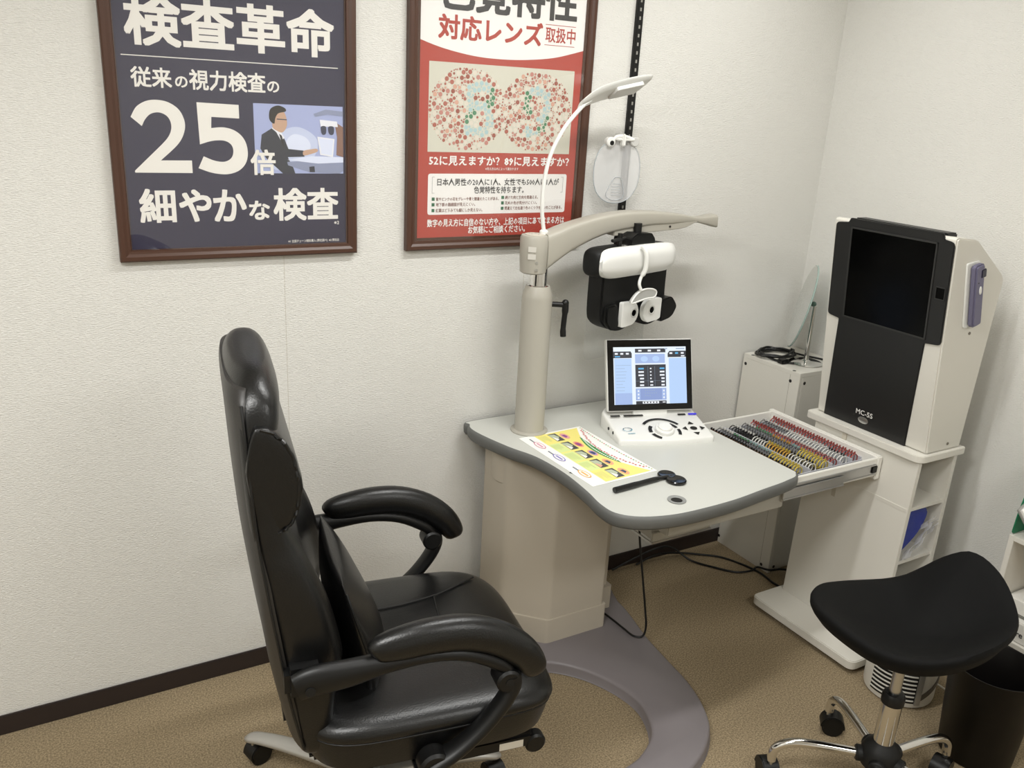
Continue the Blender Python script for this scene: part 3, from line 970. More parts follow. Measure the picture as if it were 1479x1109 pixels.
key(round_poly(rect(.014, .048, .138, .147), .002, 2))
key(round_poly(rect(.060, .128, .138, .147), .002, 2))
key(round_poly(rect(.250, .278, .136, .145), .002, 2))
for ax, ay, px, py in ((0, .030, 0, 1), (0, -.030, 0, -1), (.030, 0, 1, 0), (-.030, 0, -1, 0)):
    c = (.272 + ax, .056 + ay)
    key([(c[0] + px * .010, c[1] + py * .010), (c[0] - py * .011 - px * .006, c[1] + px * .011 - py * .006), (c[0] + py * .011 - px * .006, c[1] - px * .011 - py * .006)])
key([(.272 + .012 * math.cos(a * math.pi / 8), .056 + .010 * math.sin(a * math.pi / 8)) for a in range(16)])
b.build('key_pad', M_SOFTB, t)
b = MB()
b.flat([sp(*p) for p in round_poly(rect(.288, .318, .136, .146), .002, 2)], SLP, .0012)
b.build('lit_key', mat('indigo_key', '#2a22a8', .35, emit='#3a2ef0', estr=.35), t)
b = MB()
kn = SLP.p(*sp(cx, cy))
b.lathe([(.031, 0), (.031, .009), (.0285, .012), (.024, .0125), (.023, .018), (.020, .0205), (0, .021)], kn, SLP.n, 36)
b.build('dial_knob', M_PURE, t)
b = MB()
rg = [(cos_ * .016 + .046, sin_ * .0105 + .062) for cos_, sin_ in ((math.cos(a), math.sin(a)) for a in [math.pi * k / 14 for k in range(29)])]
P0 = [sp(*p) for p in rg]
for i in range(len(P0) - 1):
    c = sp(.046, .062)
    w = .84 if 5 < i % 28 < 22 else .78
    q0 = (c[0] + (P0[i][0] - c[0]) * w, c[1] + (P0[i][1] - c[1]) * w)
    q1 = (c[0] + (P0[i + 1][0] - c[0]) * w, c[1] + (P0[i + 1][1] - c[1]) * w)
    b.flat([P0[i], P0[i + 1], q1, q0], SLP, .0012, 0 if i < 14 else 1)
b.flat([sp(*p) for p in rect(.040, .064, .036, .040)], SLP, .0012, 2)
b.build('ring_emblem', [mat('emblem_slate', '#4b6470', .4), mat('emblem_blue', '#4d93ab', .4), mat('emblem_pale', '#a5c4cf', .4)], t)
b = kb()
for y in (.100, .062):
    b.cyl((-.0035 - .002 * (y > .08), y, .020), (.006, y, .020), .0048, seg=14)
b.build('side_socket', M_BLACK, t)
# the tilted touch screen
TP = Plane3(KM @ Vector((.0, .150, .060)), KM.to_3x3() @ Vector((1, 0, 0)), KM.to_3x3() @ Vector((0, .075, .215)))
b = MB()
b.prism(round_poly(rect(.008, .309, -.002, .235), .004, 2), TP, -.022, -.002, .002)
b.prism(round_poly(rect(.10, .22, -.040, .06), .01, 2), TP, -.030, -.010, .002)
scr = b.build('screen_housing', M_PURE, t)
MB().prism(rect(.0105, .3065, .0005, .2325), TP, -.0025, .0, .0006).build('screen_bezel', M_DARKSCREEN, scr)
AX0, AX1, AY0, AY1 = .0305, .2865, .0200, .2090
def up(pts):
    return [(AX0 + u * (AX1 - AX0), AY0 + v * (AY1 - AY0)) for u, v in pts]
MB().flat(rect(AX0, AX1, AY0, AY1), TP, .0004).build('lit_panel', emit_mat('ui_white', '#e9f3ff', .95), scr)
b = MB()
UI = [('ui_blue', '#bcd8ff'), ('ui_dark', '#34363f'), ('ui_text', '#f4f8ff'), ('ui_mid', '#8fa3d6'), ('ui_cyan', '#5fb4e8'), ('ui_soft', '#a9c0ee'), ('ui_line', '#9fb2c8')]
um = [emit_mat(n, c, .9) for n, c in UI]
def ub(x0, x1, y0, y1, mi, lv=0):
    b.flat(up(rect(x0, x1, y0, y1)), TP, .0007 + .0003 * lv, mi)
ub(.01, .245, 0, .20, 5); ub(.01, .245, .20, .80, 0)
b.flat(up([(0, .81), (.25, .81), (.25, .89), (.235, .925), (0, .925)]), TP, .0007, 1)
ub(.76, 1, 0, .80, 0)
b.flat(up([(.745, .815), (1, .815), (1, .925), (.77, .925), (.745, .88)]), TP, .0007, 1)
ub(.295, .715, .90, .97, 1); ub(.295, .705, .715, .875, 5); ub(.295, .715, .30, .69, 1); ub(.295, .715, .07, .275, 3); ub(.295, .715, 0, .055, 1)
for k in range(3):
    ub(.02 + .075 * k, .06 + .075 * k, .87, .90, 2, 1); ub(.77 + .08 * k, .81 + .08 * k, .87, .90, 2 if k != 1 else 4, 1)
    ub(.34 + .13 * k, .385 + .13 * k, .92, .95, 2, 1)
ub(.02, .09, .825, .845, 4, 1); ub(.93, .98, .825, .845, 2, 1)
for k in range(9):
    ub(.03, random.uniform(.12, .23), .24 + k * .055, .246 + k * .055, 6, 1)
for k, (c) in enumerate(range(6)):
    y = .635 - k * .058
    for x0, w in ((.335, .075), (.63, .065)):
        ub(x0 + (.02 if k > 2 else 0), x0 + w, y - .028, y, 4 if k == 0 else 2, 1)
    ub(.495, .515 if k < 4 else .535, y - .026, y - .002, 2, 1)
for x in (.465, .56):
    ub(x, x + .002, .31, .66, 6, 1)
ub(.30, .71, .405, .407, 6, 1)
ub(.305, .355, .08, .27, 5, 1); ub(.655, .705, .08, .27, 5, 1)
for k in range(3):
    ub(.32, .34, .095 + k * .06, .125 + k * .06, 2, 2); ub(.67, .69, .095 + k * .06, .125 + k * .06, 2, 2)
for r_, y in ((5, .235), (6, .185), (3, .14)):
    for k in range(r_):
        ub(.42 + k * .03, .435 + k * .03, y, y + .012, 6, 1)
ub(.385, .61, .008, .048, 2, 1)
for k in range(5):
    ub(.40 + k * .042, .418 + k * .042, .016, .040, 1, 2)
ub(.66, .70, .02, .036, 2, 1); ub(.86, .98, .955, .972, 6, 1); ub(.70, .74, .955, .972, 6, 1)
for u in (.42, .58):
    b.flat(up([(u + .05 * math.cos(a * math.pi / 10), .79 + .05 * math.sin(a * math.pi / 10)) for a in range(20)]), TP, .0010, 0)
b.build('screen_readout', um, scr)

# ------------------------------------------------------------------ flyer and occluder on the table
t = thing('leaflet', 'yellow and green printed leaflet lying near the front edge of the table', 'leaflet', (1.445, -.41, TZ + .0005))
lf = [(1.318, -.228), (1.562, -.207), (1.573, -.590), (1.333, -.604)]
o_, ex, ey = Vector((1.333, -.604, TZ)), Vector((1.573 - 1.333, .014, 0)), Vector((-.0135, .3865, 0))
LPL = Plane3((0, 0, TZ), (1, 0, 0), (0, 1, 0))
# reading direction: page top along +x side, text runs from the far end to the near end
def lp(s, v):   # s: 0 far .. 1 near, v: 0 left edge .. 1 right edge (page top)
    p = o_ + ex * v + ey * (1 - s)
    return (p.x, p.y)
def lrect(s0, s1, v0, v1):
    return [lp(s0, v0), lp(s1, v0), lp(s1, v1), lp(s0, v1)]
MB().prism([lp(0, 0), lp(1, 0), lp(1, 1), lp(0, 1)], LPL, .0004, .0010).build('paper_sheet', mat('leaflet_white', '#f5f4f0', .45), t)
b = MB()
lcols = ['#f0e383', '#d9e59a', '#3f8f4f', '#c8514a', '#3f4a6a', '#4b4b4d', '#d99bb0', '#8d86c4', '#ecb168', '#b8c0a8', '#8a4a86', '#e8a98f', '#f6f4ee', '#a9b97a', '#d4676a']
lm = [mat('leaflet_ink_%s' % 'abcdefghijklmno'[i], c, .5) for i, c in enumerate(lcols)]
lz = [.0011]
def lf_(poly, mi):
    lz[0] += .000006
    b.flat(poly, LPL, lz[0], mi)
def lell(s, v, rs, rv, mi, n=16):
    lf_([lp(s + rs * math.cos(2 * math.pi * k / n), v + rv * math.sin(2 * math.pi * k / n)) for k in range(n)], mi)
bandtop = [lp(x, .965 - .24 * math.sin(math.pi * x) * .9 - (.0)) for x in [k / 14 for k in range(15)]]
lf_([lp(0.02, .22), lp(.98, .22)] + [lp(.98 - .96 * k / 14, .93 - .27 * math.sin(math.pi * k / 14)) for k in range(15)], 0)
for k in range(5):
    s0 = .03 + .192 * k
    lf_(lrect(s0, s0 + .175, .225, .40), 1 if k % 4 else 0)
    for i in range(5):
        lf_(lrect(s0 + .02, s0 + .02 + random.uniform(.07, .13), .245 + i * .026, .253 + i * .026), 13)
    lf_(lrect(s0 + .01, s0 + .165, .41, .535), 5)
    lf_([lp(s0 + .02, .41), lp(s0 + .15, .42), lp(s0 + .09, .52), lp(s0 + .03, .50)], 9)
    lf_([lp(s0 + .07, .43), lp(s0 + .155, .42), lp(s0 + .13, .48)], 12 if k != 3 else 11)
    lell(s0 + .095, .605, .062, .055, 11)
    lell(s0 + .095, .605, .045, .038, (6, 14, 7, 8, 8)[k])
    lf_([lp(s0 + .07, .575), lp(s0 + .13, .59), lp(s0 + .11, .635), lp(s0 + .07, .625)], (10, 10, 4, 4, 4)[k])
# arched green banner and heading
def arcv(x, base):
    return base - .22 * math.sin(math.pi * (x - .02) / .96)
xs = [.20 + .56 * k / 16 for k in range(17)]
lf_([lp(x, arcv(x, .885) - .012 * math.sin(math.pi * k / 16)) for k, x in enumerate(xs)] + [lp(x, arcv(x, .885) + .070 * math.sin(math.pi * k / 16) ** .6 + .004) for k, x in reversed(list(enumerate(xs)))], 2)
for k in range(22):
    x = .24 + .022 * k
    v = arcv(x, .90)
    lf_([lp(x, v), lp(x + .014, v), lp(x + .014, v + .022), lp(x, v + .022)], 12)
for k in range(30):
    x = .08 + .028 * k
    v = arcv(x, .955) + (.012 if k % 3 else 0)
    if v + .02 < .99:
        lf_([lp(x, v), lp(x + .016, v), lp(x + .017, v + .024), lp(x, v + .024)], 3)
for k in range(34):
    x = .03 + .028 * k
    v = .965 - .05 * math.sin(math.pi * x)
    lf_([lp(x, v), lp(x + .014, v), lp(x + .013, v + .018), lp(x, v + .018)], (13, 3, 2)[k % 3])
for k, (s, mi) in enumerate(((.20, 6), (.47, 7), (.80, 8))):
    lell(s, .12, .075, .055, mi)
    lell(s, .12, .062, .042, 12)
    lf_(lrect(s - .045, s + .045, .105, .135), mi)
    for i in range(4):
        lf_(lrect(s - .14 + i * .018, s - .128 + i * .018, .10, .12), 4)
b.build('colour_print', lm, t)

t = thing('handheld_occluder', 'black spoon-shaped eye occluder lying on the table beside the leaflet', 'eye occluder', (1.45, -.655, TZ))
b = MB()
b.tube(cat([(1.366, -.662, TZ + .009), (1.372, -.661, TZ + .009), (1.44, -.655, TZ + .0085), (1.52, -.648, TZ + .008), (1.565, -.646, TZ + .007)], 5), [(.0085, .0085)] * 6 + [(.0080, .0095)] * 5 + [(.0070, .0085)] * 5 + [(.0050, .0070)] * 5, 14, up=(0, 0, 1))
b.build('handle', mat('gloss_black', '#0c0c0c', .14), t)
b = MB()
for c, r in (((1.572, -.634), .027), ((1.574, -.674), .0295)):
    b.lathe([(r * .92, .0), (r, .003), (r, .007), (r * .9, .0095), (r * .5, .008), (0, .007)], (c[0], c[1], TZ + .0005), seg=32)
b.build('paddle', MATS['gloss_black'], t)

# ------------------------------------------------------------------ executive chair (local frame: +x forward, +y its left)
t = thing('office_chair', 'high-backed black leather executive chair on silver star base', 'chair', (.66, -.70, 0), -10)
CH = t
def cb(name, b, m, parent=None, **k):
    return b.build(name, m, parent or CH, local=True, **k)
def caster(parent, x, y, ang, top=.075):
    """twin-wheel caster under (x, y), rolling direction ang (degrees), in the parent's frame"""
    c, s = math.cos(math.radians(ang)), math.sin(math.radians(ang))
    b = MB()
    b.cyl((x, y, .045), (x, y, top + .012), .0065, seg=12, mi=1)
    ox, oy = x - c * .014, y - s * .014
    b.prism(arcpts(0, .030, .031, .033, 0, 360, 20)[:-1], Plane3((ox, oy, 0), (c, s, 0), (0, 0, 1)), -.022, -.006, .004)
    b.prism(arcpts(0, .030, .031, .033, 0, 360, 20)[:-1], Plane3((ox, oy, 0), (c, s, 0), (0, 0, 1)), .006, .022, .004)
    hood = arcpts(0, .030, .0345, .0365, -5, 185, 14) + [(-.030, .030), (.030, .030)]
    b.prism(hood, Plane3((ox, oy, 0), (c, s, 0), (0, 0, 1)), -.0235, .0235, .005)
    return b.build('caster', [M_BLACK, M_STEEL], parent, local=True)
# star base
BX, BY = -.03, .02
MB().lathe([(.0, .060), (.036, .060), (.042, .075), (.040, .118), (.030, .124), (0, .124)], origin=(BX, BY, 0), seg=28).build('base_hub', M_SILVER, t, local=True)
for k in range(5):
    a = math.radians(140 + 72 * k)
    c, s = math.cos(a), math.sin(a)
    b = MB()
    b.tube([(BX + c * r, BY + s * r, z) for r, z in cat([(.02, .094), (.11, .098), (.23, .096), (.31, .088), (.345, .080), (.362, .074)], 4)],
           [(h, w) for h, w in cat([(.018, .030), (.017, .028), (.015, .024), (.013, .021), (.011, .019), (.004, .008)], 4)], 18, up=(0, 0, 1))
    leg = cb('base_leg', b, M_SILVER)
    caster(leg, BX + c * .338, BY + s * .338, 140 + 72 * k + 40 * (k % 2) + 65)
b = MB()
b.lathe([(.031, .12), (.031, .20), (.025, .202), (.025, .34)], (BX, BY, 0), seg=24)
cb('gas_lift', b, M_BLACK)
b = MB()
b.box(-.12, .16, -.09, .09, .325, .365, .012)
b.box(-.19, .25, -.20, .20, .350, .376, .010)
b.box(-.23, -.12, -.05, .05, .335, .41, .01)
mech = cb('seat_mechanism', b, M_SOFTB)
b = MB()
b.tube([(.06, -.05, .345), (.05, -.20, .335), (.045, -.275, .333)], .006, 10)
b.ball((.044, -.285, .333), .013)
cb('tilt_lever', b, M_BLACK)
# folded footrest: the rail end with its white sticker
b = MB()
b.box(.10, .330, -.212, -.186, .278, .316, .006)
b.box(.10, .330, .186, .212, .278, .316, .006)
b.box(.29, .335, -.20, .20, .282, .318, .008)
b.cyl((.338, -.215, .284), (.338, -.183, .284), .026, seg=24, bev=.005)
b.cyl((.338, .183, .284), (.338, .215, .284), .026, seg=24, bev=.005)
b.box(.08, .20, -.20, .20, .315, .352, .01)
foot_r = cb('footrest_rail', b, M_BLACK)
b = MB()
b.flat(rect(.245, .305, .285, .305), Plane3((0, -.2128, 0), (1, 0, 0), (0, 0, 1)))
cb('paper_sticker', b, mat('sticker_white', '#e8e4da', .5), foot_r)

# seat: lower box and crowned cushion
def seat_sec(z, ins, e=5.0, dz=None):
    out = []
    for x, y in sell(.083, 0, .290 - ins, .288 - ins, 56, e):
        zz = z
        if dz:
            zz = dz(x, y, z)
        out.append((x, y, zz))
    return out
def drop(x, y, z):
    f = max(0, (x - .22) / .15)
    return z - .016 * f * f
b = MB()
b.loft([seat_sec(.372, .022), seat_sec(.376, .010), seat_sec(.41, .002), seat_sec(.448, .0, dz=drop)])
cb('seat_box', b, M_LEATH)
b = MB()
def crown(x, y, z):
    u, v = (x - .083) / .29, y / .288
    return z + .018 * max(0, 1 - u * u) * max(0, 1 - v * v) - (.022 * max(0, (x - .20) / .17) ** 2)
secs = []
for z, ins in ((.448, .000), (.452, -.004), (.463, -.008), (.476, -.004), (.486, .008), (.4915, .024), (.494, .05), (.4955, .09), (.4965, .14), (.497, .20), (.497, .25)):
    secs.append(seat_sec(z, ins, 5.0 - 8 * max(0, ins) * .9, crown if z > .47 else drop))
b.loft(secs)
cush = cb('seat_cushion', b, M_LEATH, sharp=70)
def topz(x, y):
    return crown(x, y, .4965)
def seam(name, pts, dz=.0018, r=.0030):
    P = cat([(x, y, topz(x, y) + dz) for x, y in pts], 6)
    bb = MB()
    bb.tube(P, r, 6)
    return cb(name, bb, M_SEAM, cush)
seam('seam', [(-.10, .108), (.0, .100), (.08, .104), (.183, .132), (.262, .182), (.306, .216)])
seam('seam', [(-.10, -.108), (.0, -.100), (.08, -.104), (.183, -.132), (.262, -.182), (.306, -.216)])
seam('seam', [(.170, .122), (.160, .04), (.155, -.04), (.170, -.122)])
ring = [(x, y, drop(x, y, .450)) for x, y in sell(.083, 0, .2925, .2905, 64, 5.0)]
bb = MB()
bb.tube(ring + [ring[0]], .0032, 6)
cb('welt', bb, M_SEAM, cush)

# backrest main body (z, back x, front x at the edge, half width)
tab = [(.392, -.205, -.150, .205), (.400, -.214, -.140, .225), (.43, -.226, -.135, .243), (.52, -.244, -.128, .258), (.60, -.258, -.116, .264), (.64, -.263, -.111, .266), (.70, -.271, -.121, .266), (.78, -.282, -.142, .264),
       (.86, -.292, -.176, .258), (.91, -.298, -.200, .252), (.97, -.303, -.222, .2485), (1.04, -.308, -.228, .2465), (1.11, -.312, -.228, .238), (1.16, -.315, -.222, .231), (1.195, -.317, -.220, .218), (1.220, -.314, -.226, .196), (1.238, -.306, -.235, .165), (1.247, -.295, -.248, .13), (1.250, -.283, -.260, .09)]
secs = []
for z, xb, xf, w in cat(tab, 4):
    row = []
    cx, rx = (xb + xf) / 2, (xf - xb) / 2
    hollow = .040 * max(0, min(1, (.90 - z) / .1)) * max(0, min(1, (z - .40) / .08))
    for x, y in sell(cx, 0, rx, w, 64, 4.2 - 1.5 * max(0, min(1, (z - 1.16) / .06))):
        if x > cx:
            g = max(0, 1 - (abs(y) / (w * .80)) ** 4)
            x -= hollow * g * (x - cx) / rx
            x += .024 * max(0, min(1, y / .12)) * max(0, min(1, (z - .44) / .1, (.93 - z) / .08)) * (x - cx) / rx
        else:
            x -= .005 * max(0, 1 - (y / w) ** 2) * min(1, rx / .04)
        row.append((x, y, z))
    secs.append(row)
b = MB(); b.loft(secs)
back = cb('backrest', b, M_LEATH, sharp=70)
# hard rear shell with an edge welt
secs = []
for z, xb, xf, w in cat([r for r in tab if .392 < r[0] < 1.23], 4):
    row = []
    ww = w * .985
    for k in range(25):
        v = -1 + 2 * k / 24
        y = ww * v
        row.append((xb - .005 * (1 - v * v) - .0025 + .022 * abs(v) ** 8, y, z))
    for k in range(25):
        v = 1 - 2 * k / 24
        row.append((xb - .005 * (1 - v * v) + .006 + .022 * abs(v) ** 8, ww * v * .995, z))
    secs.append(row)
b = MB(); b.loft(secs)
cb('rear_shell', b, mat('rear_vinyl', '#2a2826', .42, bump=(260, .15)), back, sharp=60)
for s in (-1, 1):
    P = cat([(xb + .020, s * w * 1.001, z) for z, xb, xf, w in tab if .40 < z < 1.2], 3)
    bb = MB(); bb.tube(P, .0028, 6)
    cb('welt', bb, M_SEAM, back)
# neck cushion: a bolster across the upper back with gathered ends
secs = []
prof = [(-.2475, .55), (-.2470, .84), (-.2445, .95), (-.236, .985), (-.21, 1.0), (-.10, 1.0), (0, 1.0), (.10, 1.0), (.21, 1.0), (.236, .985), (.2445, .95), (.2470, .84), (.2475, .55)]
rr = random.Random(3)
for y, f in cat(prof, 5):
    row = []
    for k in range(40):
        a = 2 * math.pi * k / 40
        c, s = math.cos(a), math.sin(a)
        gather = 1 + (.016 * math.sin(k * 2.2) + .012 * math.sin(k * 5.1)) * max(0, min(1, (abs(y) - .19) / .05)) * (1 if c > -.2 else 0)
        x = -.268 + (.066 if c > 0 else .018) * f * gather * math.copysign(abs(c) ** .8, c)
        z = 1.052 + .108 * f * gather * math.copysign(abs(s) ** .9, s) - .02 * c
        row.append((x + .010 * (1 - abs(s)) * c, y, z))
    secs.append(row)
b = MB(); b.loft(secs)
neck = cb('neck_cushion', b, M_LEATH, back, sharp=80)
for s in (-1, 1):
    bb = MB()
    P = []
    for k in range(31):
        a = math.radians(-88 + 178 * k / 30)
        c, q = math.cos(a), math.sin(a)
        g = 1 + .008 * math.sin(k * 1.9)
        P.append((-.268 + (.0655 if c > 0 else .0355) * g * math.copysign(abs(c) ** .8, c), s * (.2455 + .0025 * math.sin(k * 2.7)), 1.052 + .104 * g * math.copysign(abs(q) ** .9, q) - .02 * c))
    bb.tube(P, .0034, 6)
    cb('gathered_piping', bb, M_LEATH, neck)
# lumbar cushion leaning on the backrest
secs = []
for z, x, h, w in cat([(.492, -.070, .008, .150), (.500, -.066, .022, .172), (.53, -.062, .038, .186), (.60, -.066, .047, .196), (.68, -.078, .048, .200), (.76, -.095, .040, .198), (.83, -.110, .026, .190), (.868, -.118, .014, .180), (.882, -.121, .005, .165)], 4):
    row = []
    z = .470 + (z - .492) * .74
    x += .012
    for k in range(44):
        a = 2 * math.pi * k / 44
        c, s = math.cos(a), math.sin(a)
        yy = w * math.copysign(abs(s) ** .8, s)
        pinch = 1 - .35 * abs(yy / w) ** 3
        wr = .0035 * math.sin(26 * z + 9 * yy) * (1 if c > 0 else 0)
        row.append((x + (h * 1.15 * pinch + wr) * math.copysign(abs(c) ** 1.0, c), yy, z))
    secs.append(row)
b = MB(); b.loft(secs)
lum = cb('lumbar_cushion', b, M_LEATH, sharp=80)
for s in (-1, 1):
    P = cat([(x + .014, s * w * 1.004, .470 + (z - .492) * .74) for z, x, h, w in [(.50, -.066, 0, .172), (.53, -.062, 0, .186), (.60, -.066, 0, .196), (.68, -.078, 0, .200), (.76, -.095, 0, .198), (.83, -.110, 0, .190), (.868, -.118, 0, .180)]], 3)
    bb = MB(); bb.tube(P, .0032, 6)
    cb('piping', bb, M_SEAM, lum)

# armrests
for s in (-1, 1):
    yc = s * .312
    b = MB()
    # rear link from the backrest to the pad
    link = cat([(-.225, .640), (-.19, .650), (-.12, .655), (-.05, .664), (.04, .668), (.12, .655), (.19, .620), (.215, .595)], 4)
    b.tube([(x, yc, z) for x, z in link], [(h, w) for h, w in cat([(.030, .016), (.034, .020), (.030, .021), (.022, .022), (.017, .022), (.017, .022), (.018, .022), (.014, .020)], 4)], 18, up=(0, 1, 0) if False else (0, 0, 1))
    # front strut sweeping down to the seat frame
    strut = cat([(.222, .588), (.226, .560), (.205, .515), (.160, .460), (.105, .415), (.055, .392), (.030, .380)], 4)
    b.tube([(x, yc + s * .004, z) for x, z in strut], [(h, w) for h, w in cat([(.024, .018), (.026, .018), (.025, .017), (.025, .016), (.027, .016), (.031, .016), (.030, .014)], 4)], 18, up=(0, 1, 0))
    b.cyl((.210, yc - .026, .578), (.210, yc + .026, .578), .027, seg=24, bev=.005)
    b.cyl((.055, yc - .024, .392), (.055, yc + .022, .392), .034, seg=24, bev=.006)
    b.box(-.02, .13, s * .20 - .02, s * .20 + .02, .355, .374, .004)
    b.box(.02, .09, min(s * .20, s * .315), max(s * .20, s * .315), .352, .372, .006)
    b.box(-.245, -.165, min(s * .24, s * .30), max(s * .24, s * .30), .60, .665, .012)
    arm_ = cb('armrest', b, M_BLACK)
    b = MB()
    pad = cat([(-.078, .690), (-.066, .696), (-.02, .703), (.05, .709), (.12, .703), (.19, .676), (.245, .632), (.278, .585), (.284, .572)], 4)
    b.tube([(x, yc, z) for x, z in pad], [(h, w) for h, w in cat([(.008, .012), (.022, .028), (.029, .036), (.032, .039), (.032, .039), (.031, .038), (.029, .036), (.020, .028), (.006, .010)], 4)], 26, up=(0, 1, 0))
    cb('arm_pad', b, M_LEATH, arm_, sharp=70)
    for bx, bz, d0_, d1_ in ((.055, .392, .018, .0245), (.212, .578, .024, .0275), (-.20, .640, .016, .0215)):
        b = MB()
        b.cyl((bx, yc + s * d0_, bz), (bx, yc + s * d1_, bz), .010, seg=14)
        cb('bolt_cap', b, M_SOFTB, arm_)

# ------------------------------------------------------------------ saddle stool
t = thing('saddle_stool', 'black saddle-seat rolling stool with chrome post and star base', 'stool', (1.84, -1.286, 0))
STO = t
rim = [(-180, .222, .548), (-162, .222, .538), (-138, .222, .550), (-110, .220, .580), (-88, .216, .602), (-66, .222, .628), (-50, .222, .640), (-35, .222, .680), (-20, .222, .704), (-5, .222, .722), (9, .222, .728), (19, .224, .696), (28, .222, .622), (44, .222, .572), (60, .222, .562), (80, .224, .560), (100, .232, .572), (118, .243, .588), (130, .245, .588), (150, .232, .572), (170, .224, .554)]
def rim_at(a):
    a = (a + 180) % 360 - 180
    L = len(rim)
    for i in range(L):
        a0, r_0, z0 = rim[i]
        a1, r1, z1 = rim[(i + 1) % L]
        if i == L - 1:
            a1 += 360
        if a0 <= a < a1:
            k = (a - a0) / (a1 - a0)
            k = k * k * (3 - 2 * k) * .4 + k * .6
            return r_0 + (r1 - r_0) * k, z0 + (z1 - z0) * k
    return rim[0][1], rim[0][2]
raw = [rim_at(-180 + 5 * i) for i in range(72)]
def smo(i, w=2):
    return tuple(sum(raw[(i + j) % 72][q] for j in range(-w, w + 1)) / (2 * w + 1) for q in (0, 1))
for i in range(72):
    dg_ = -180 + 5 * i
    lift = .052 * max(0, min(1, (-35 - dg_) / 60)) if dg_ < 0 else .052 * max(0, min(1, (dg_ - 130) / 40)) - .004
    raw[i] = (raw[i][0], raw[i][1] + lift)
RM = [smo(i, 3) for i in range(72)]
Z0 = .528
rows = []
for fr_, kind in ((.02, 't'), (.15, 't'), (.3, 't'), (.45, 't'), (.6, 't'), (.74, 't'), (.86, 't'), (.94, 't'), (.985, 't'), (1.0, 'e1'), (.995, 'e2'), (.97, 'e3'), (.90, 'u'), (.7, 'u'), (.45, 'u'), (.2, 'u'), (.02, 'u')):
    row = []
    for i in range(72):
        a = math.radians(-180 + 5 * i)
        R, zr = RM[i]
        body = Z0 + (zr - Z0) * fr_ ** 1.9
        if kind == 't':
            z = body - (.012 * max(0, (fr_ - .86) / .14) ** 2)
        elif kind == 'e1':
            z = zr - .020
        elif kind == 'e2':
            z = zr - .032
        elif kind == 'e3':
            z = zr - .042
        else:
            z = Z0 - .045 + (zr - Z0) * fr_ ** 1.9 * .97 - .004 * fr_
        row.append((math.cos(a) * R * fr_, math.sin(a) * R * fr_, z))
    rows.append(row)
b = MB(); b.loft(rows[::-1])
b.build('seat', M_FABRIC, t, local=True, sharp=80)
b = MB()
b.lathe([(.07, .462), (.075, .470), (.06, .485), (.0, .485)], seg=24)
b.build('seat_plate', M_BLACK, t, local=True)
b = MB()
b.lathe([(.014, .32), (.014, .48)], seg=24)
b.build('piston', M_STEEL, t, local=True)
b = MB()
b.lathe([(.0255, .175), (.0255, .330), (.0, .330)], seg=32)
b.build('post', M_CHROME, t, local=True)
b = MB()
b.lathe([(.020, .318), (.0285, .320), (.0285, .342), (.024, .350), (.015, .352)], seg=28)
b.build('post_collar', M_BLACK, t, local=True)
b = MB()
b.lathe([(.0, .110), (.030, .112), (.048, .126), (.050, .165), (.040, .186), (.028, .196), (.026, .20)], seg=30)
for k in range(5):
    a = math.radians(66 + 72 * k)
    b.cyl((math.cos(a) * .03, math.sin(a) * .03, .148), (math.cos(a) * .062, math.sin(a) * .062, .147), .0215, seg=18, bev=.003)
b.build('hub', M_SOFTB, t, local=True)
for k in range(5):
    deg_ = 66 + 72 * k
    a = math.radians(deg_)
    c, s = math.cos(a), math.sin(a)
    b = MB()
    b.tube([(c * r, s * r, z) for r, z in cat([(.045, .147), (.12, .147), (.195, .144), (.235, .134), (.262, .112), (.268, .085), (.268, .072)], 5)], .0125, 16)
    leg = b.build('base_leg', M_CHROME, t, local=True)
    caster(leg, c * .268, s * .268, deg_ + (70, 110, 40, 150, 20)[k], .066)

# ------------------------------------------------------------------ equipment stand beside the right wall
t = thing('equipment_stand', 'pale pedestal stand with open side shelves under the vision screen box', 'stand', (2.48, -.66, 0))
b = MB()
b.prism(round_poly(rect(2.234, 2.62, -.895, -.440), [.03, .01, .01, .03], 6), FLATP, .016, .048, .003)
b.build('plinth', M_MEL, t)
b = MB()
b.box(2.27, 2.60, -.86, -.47, .0, .016)
b.build('plinth_feet', M_SOFTB, t)
b = MB()
b.prism([(2.372, .048), (2.390, .048), (2.410, .726), (2.392, .726)], Plane3((0, 0, 0), (1, 0, 0), (0, 0, 1)), .462, .874, .001)
b.build('front_panel', M_MEL, t)
MB().box(2.572, 2.590, -.874, -.462, .048, .726, .001).build('back_panel', M_MEL, t)
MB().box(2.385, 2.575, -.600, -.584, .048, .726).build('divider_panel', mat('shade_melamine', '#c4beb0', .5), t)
for z in (.565, .372, .20):
    MB().box(2.386, 2.575, -.870, -.598, z - .012, z).build('side_shelf', M_MEL, t)
for z in (.665, .335):
    MB().cyl((2.489, -.5995, z), (2.489, -.603, z), .005, seg=12).build('screw_cap', M_SCREW, t)
MB().prism(round_poly(rect(2.378, 2.606, -.886, -.424), [.035, .006, .006, .02], 6), FLATP, .728, .752, .002).build('top_slab', M_MEL, t)

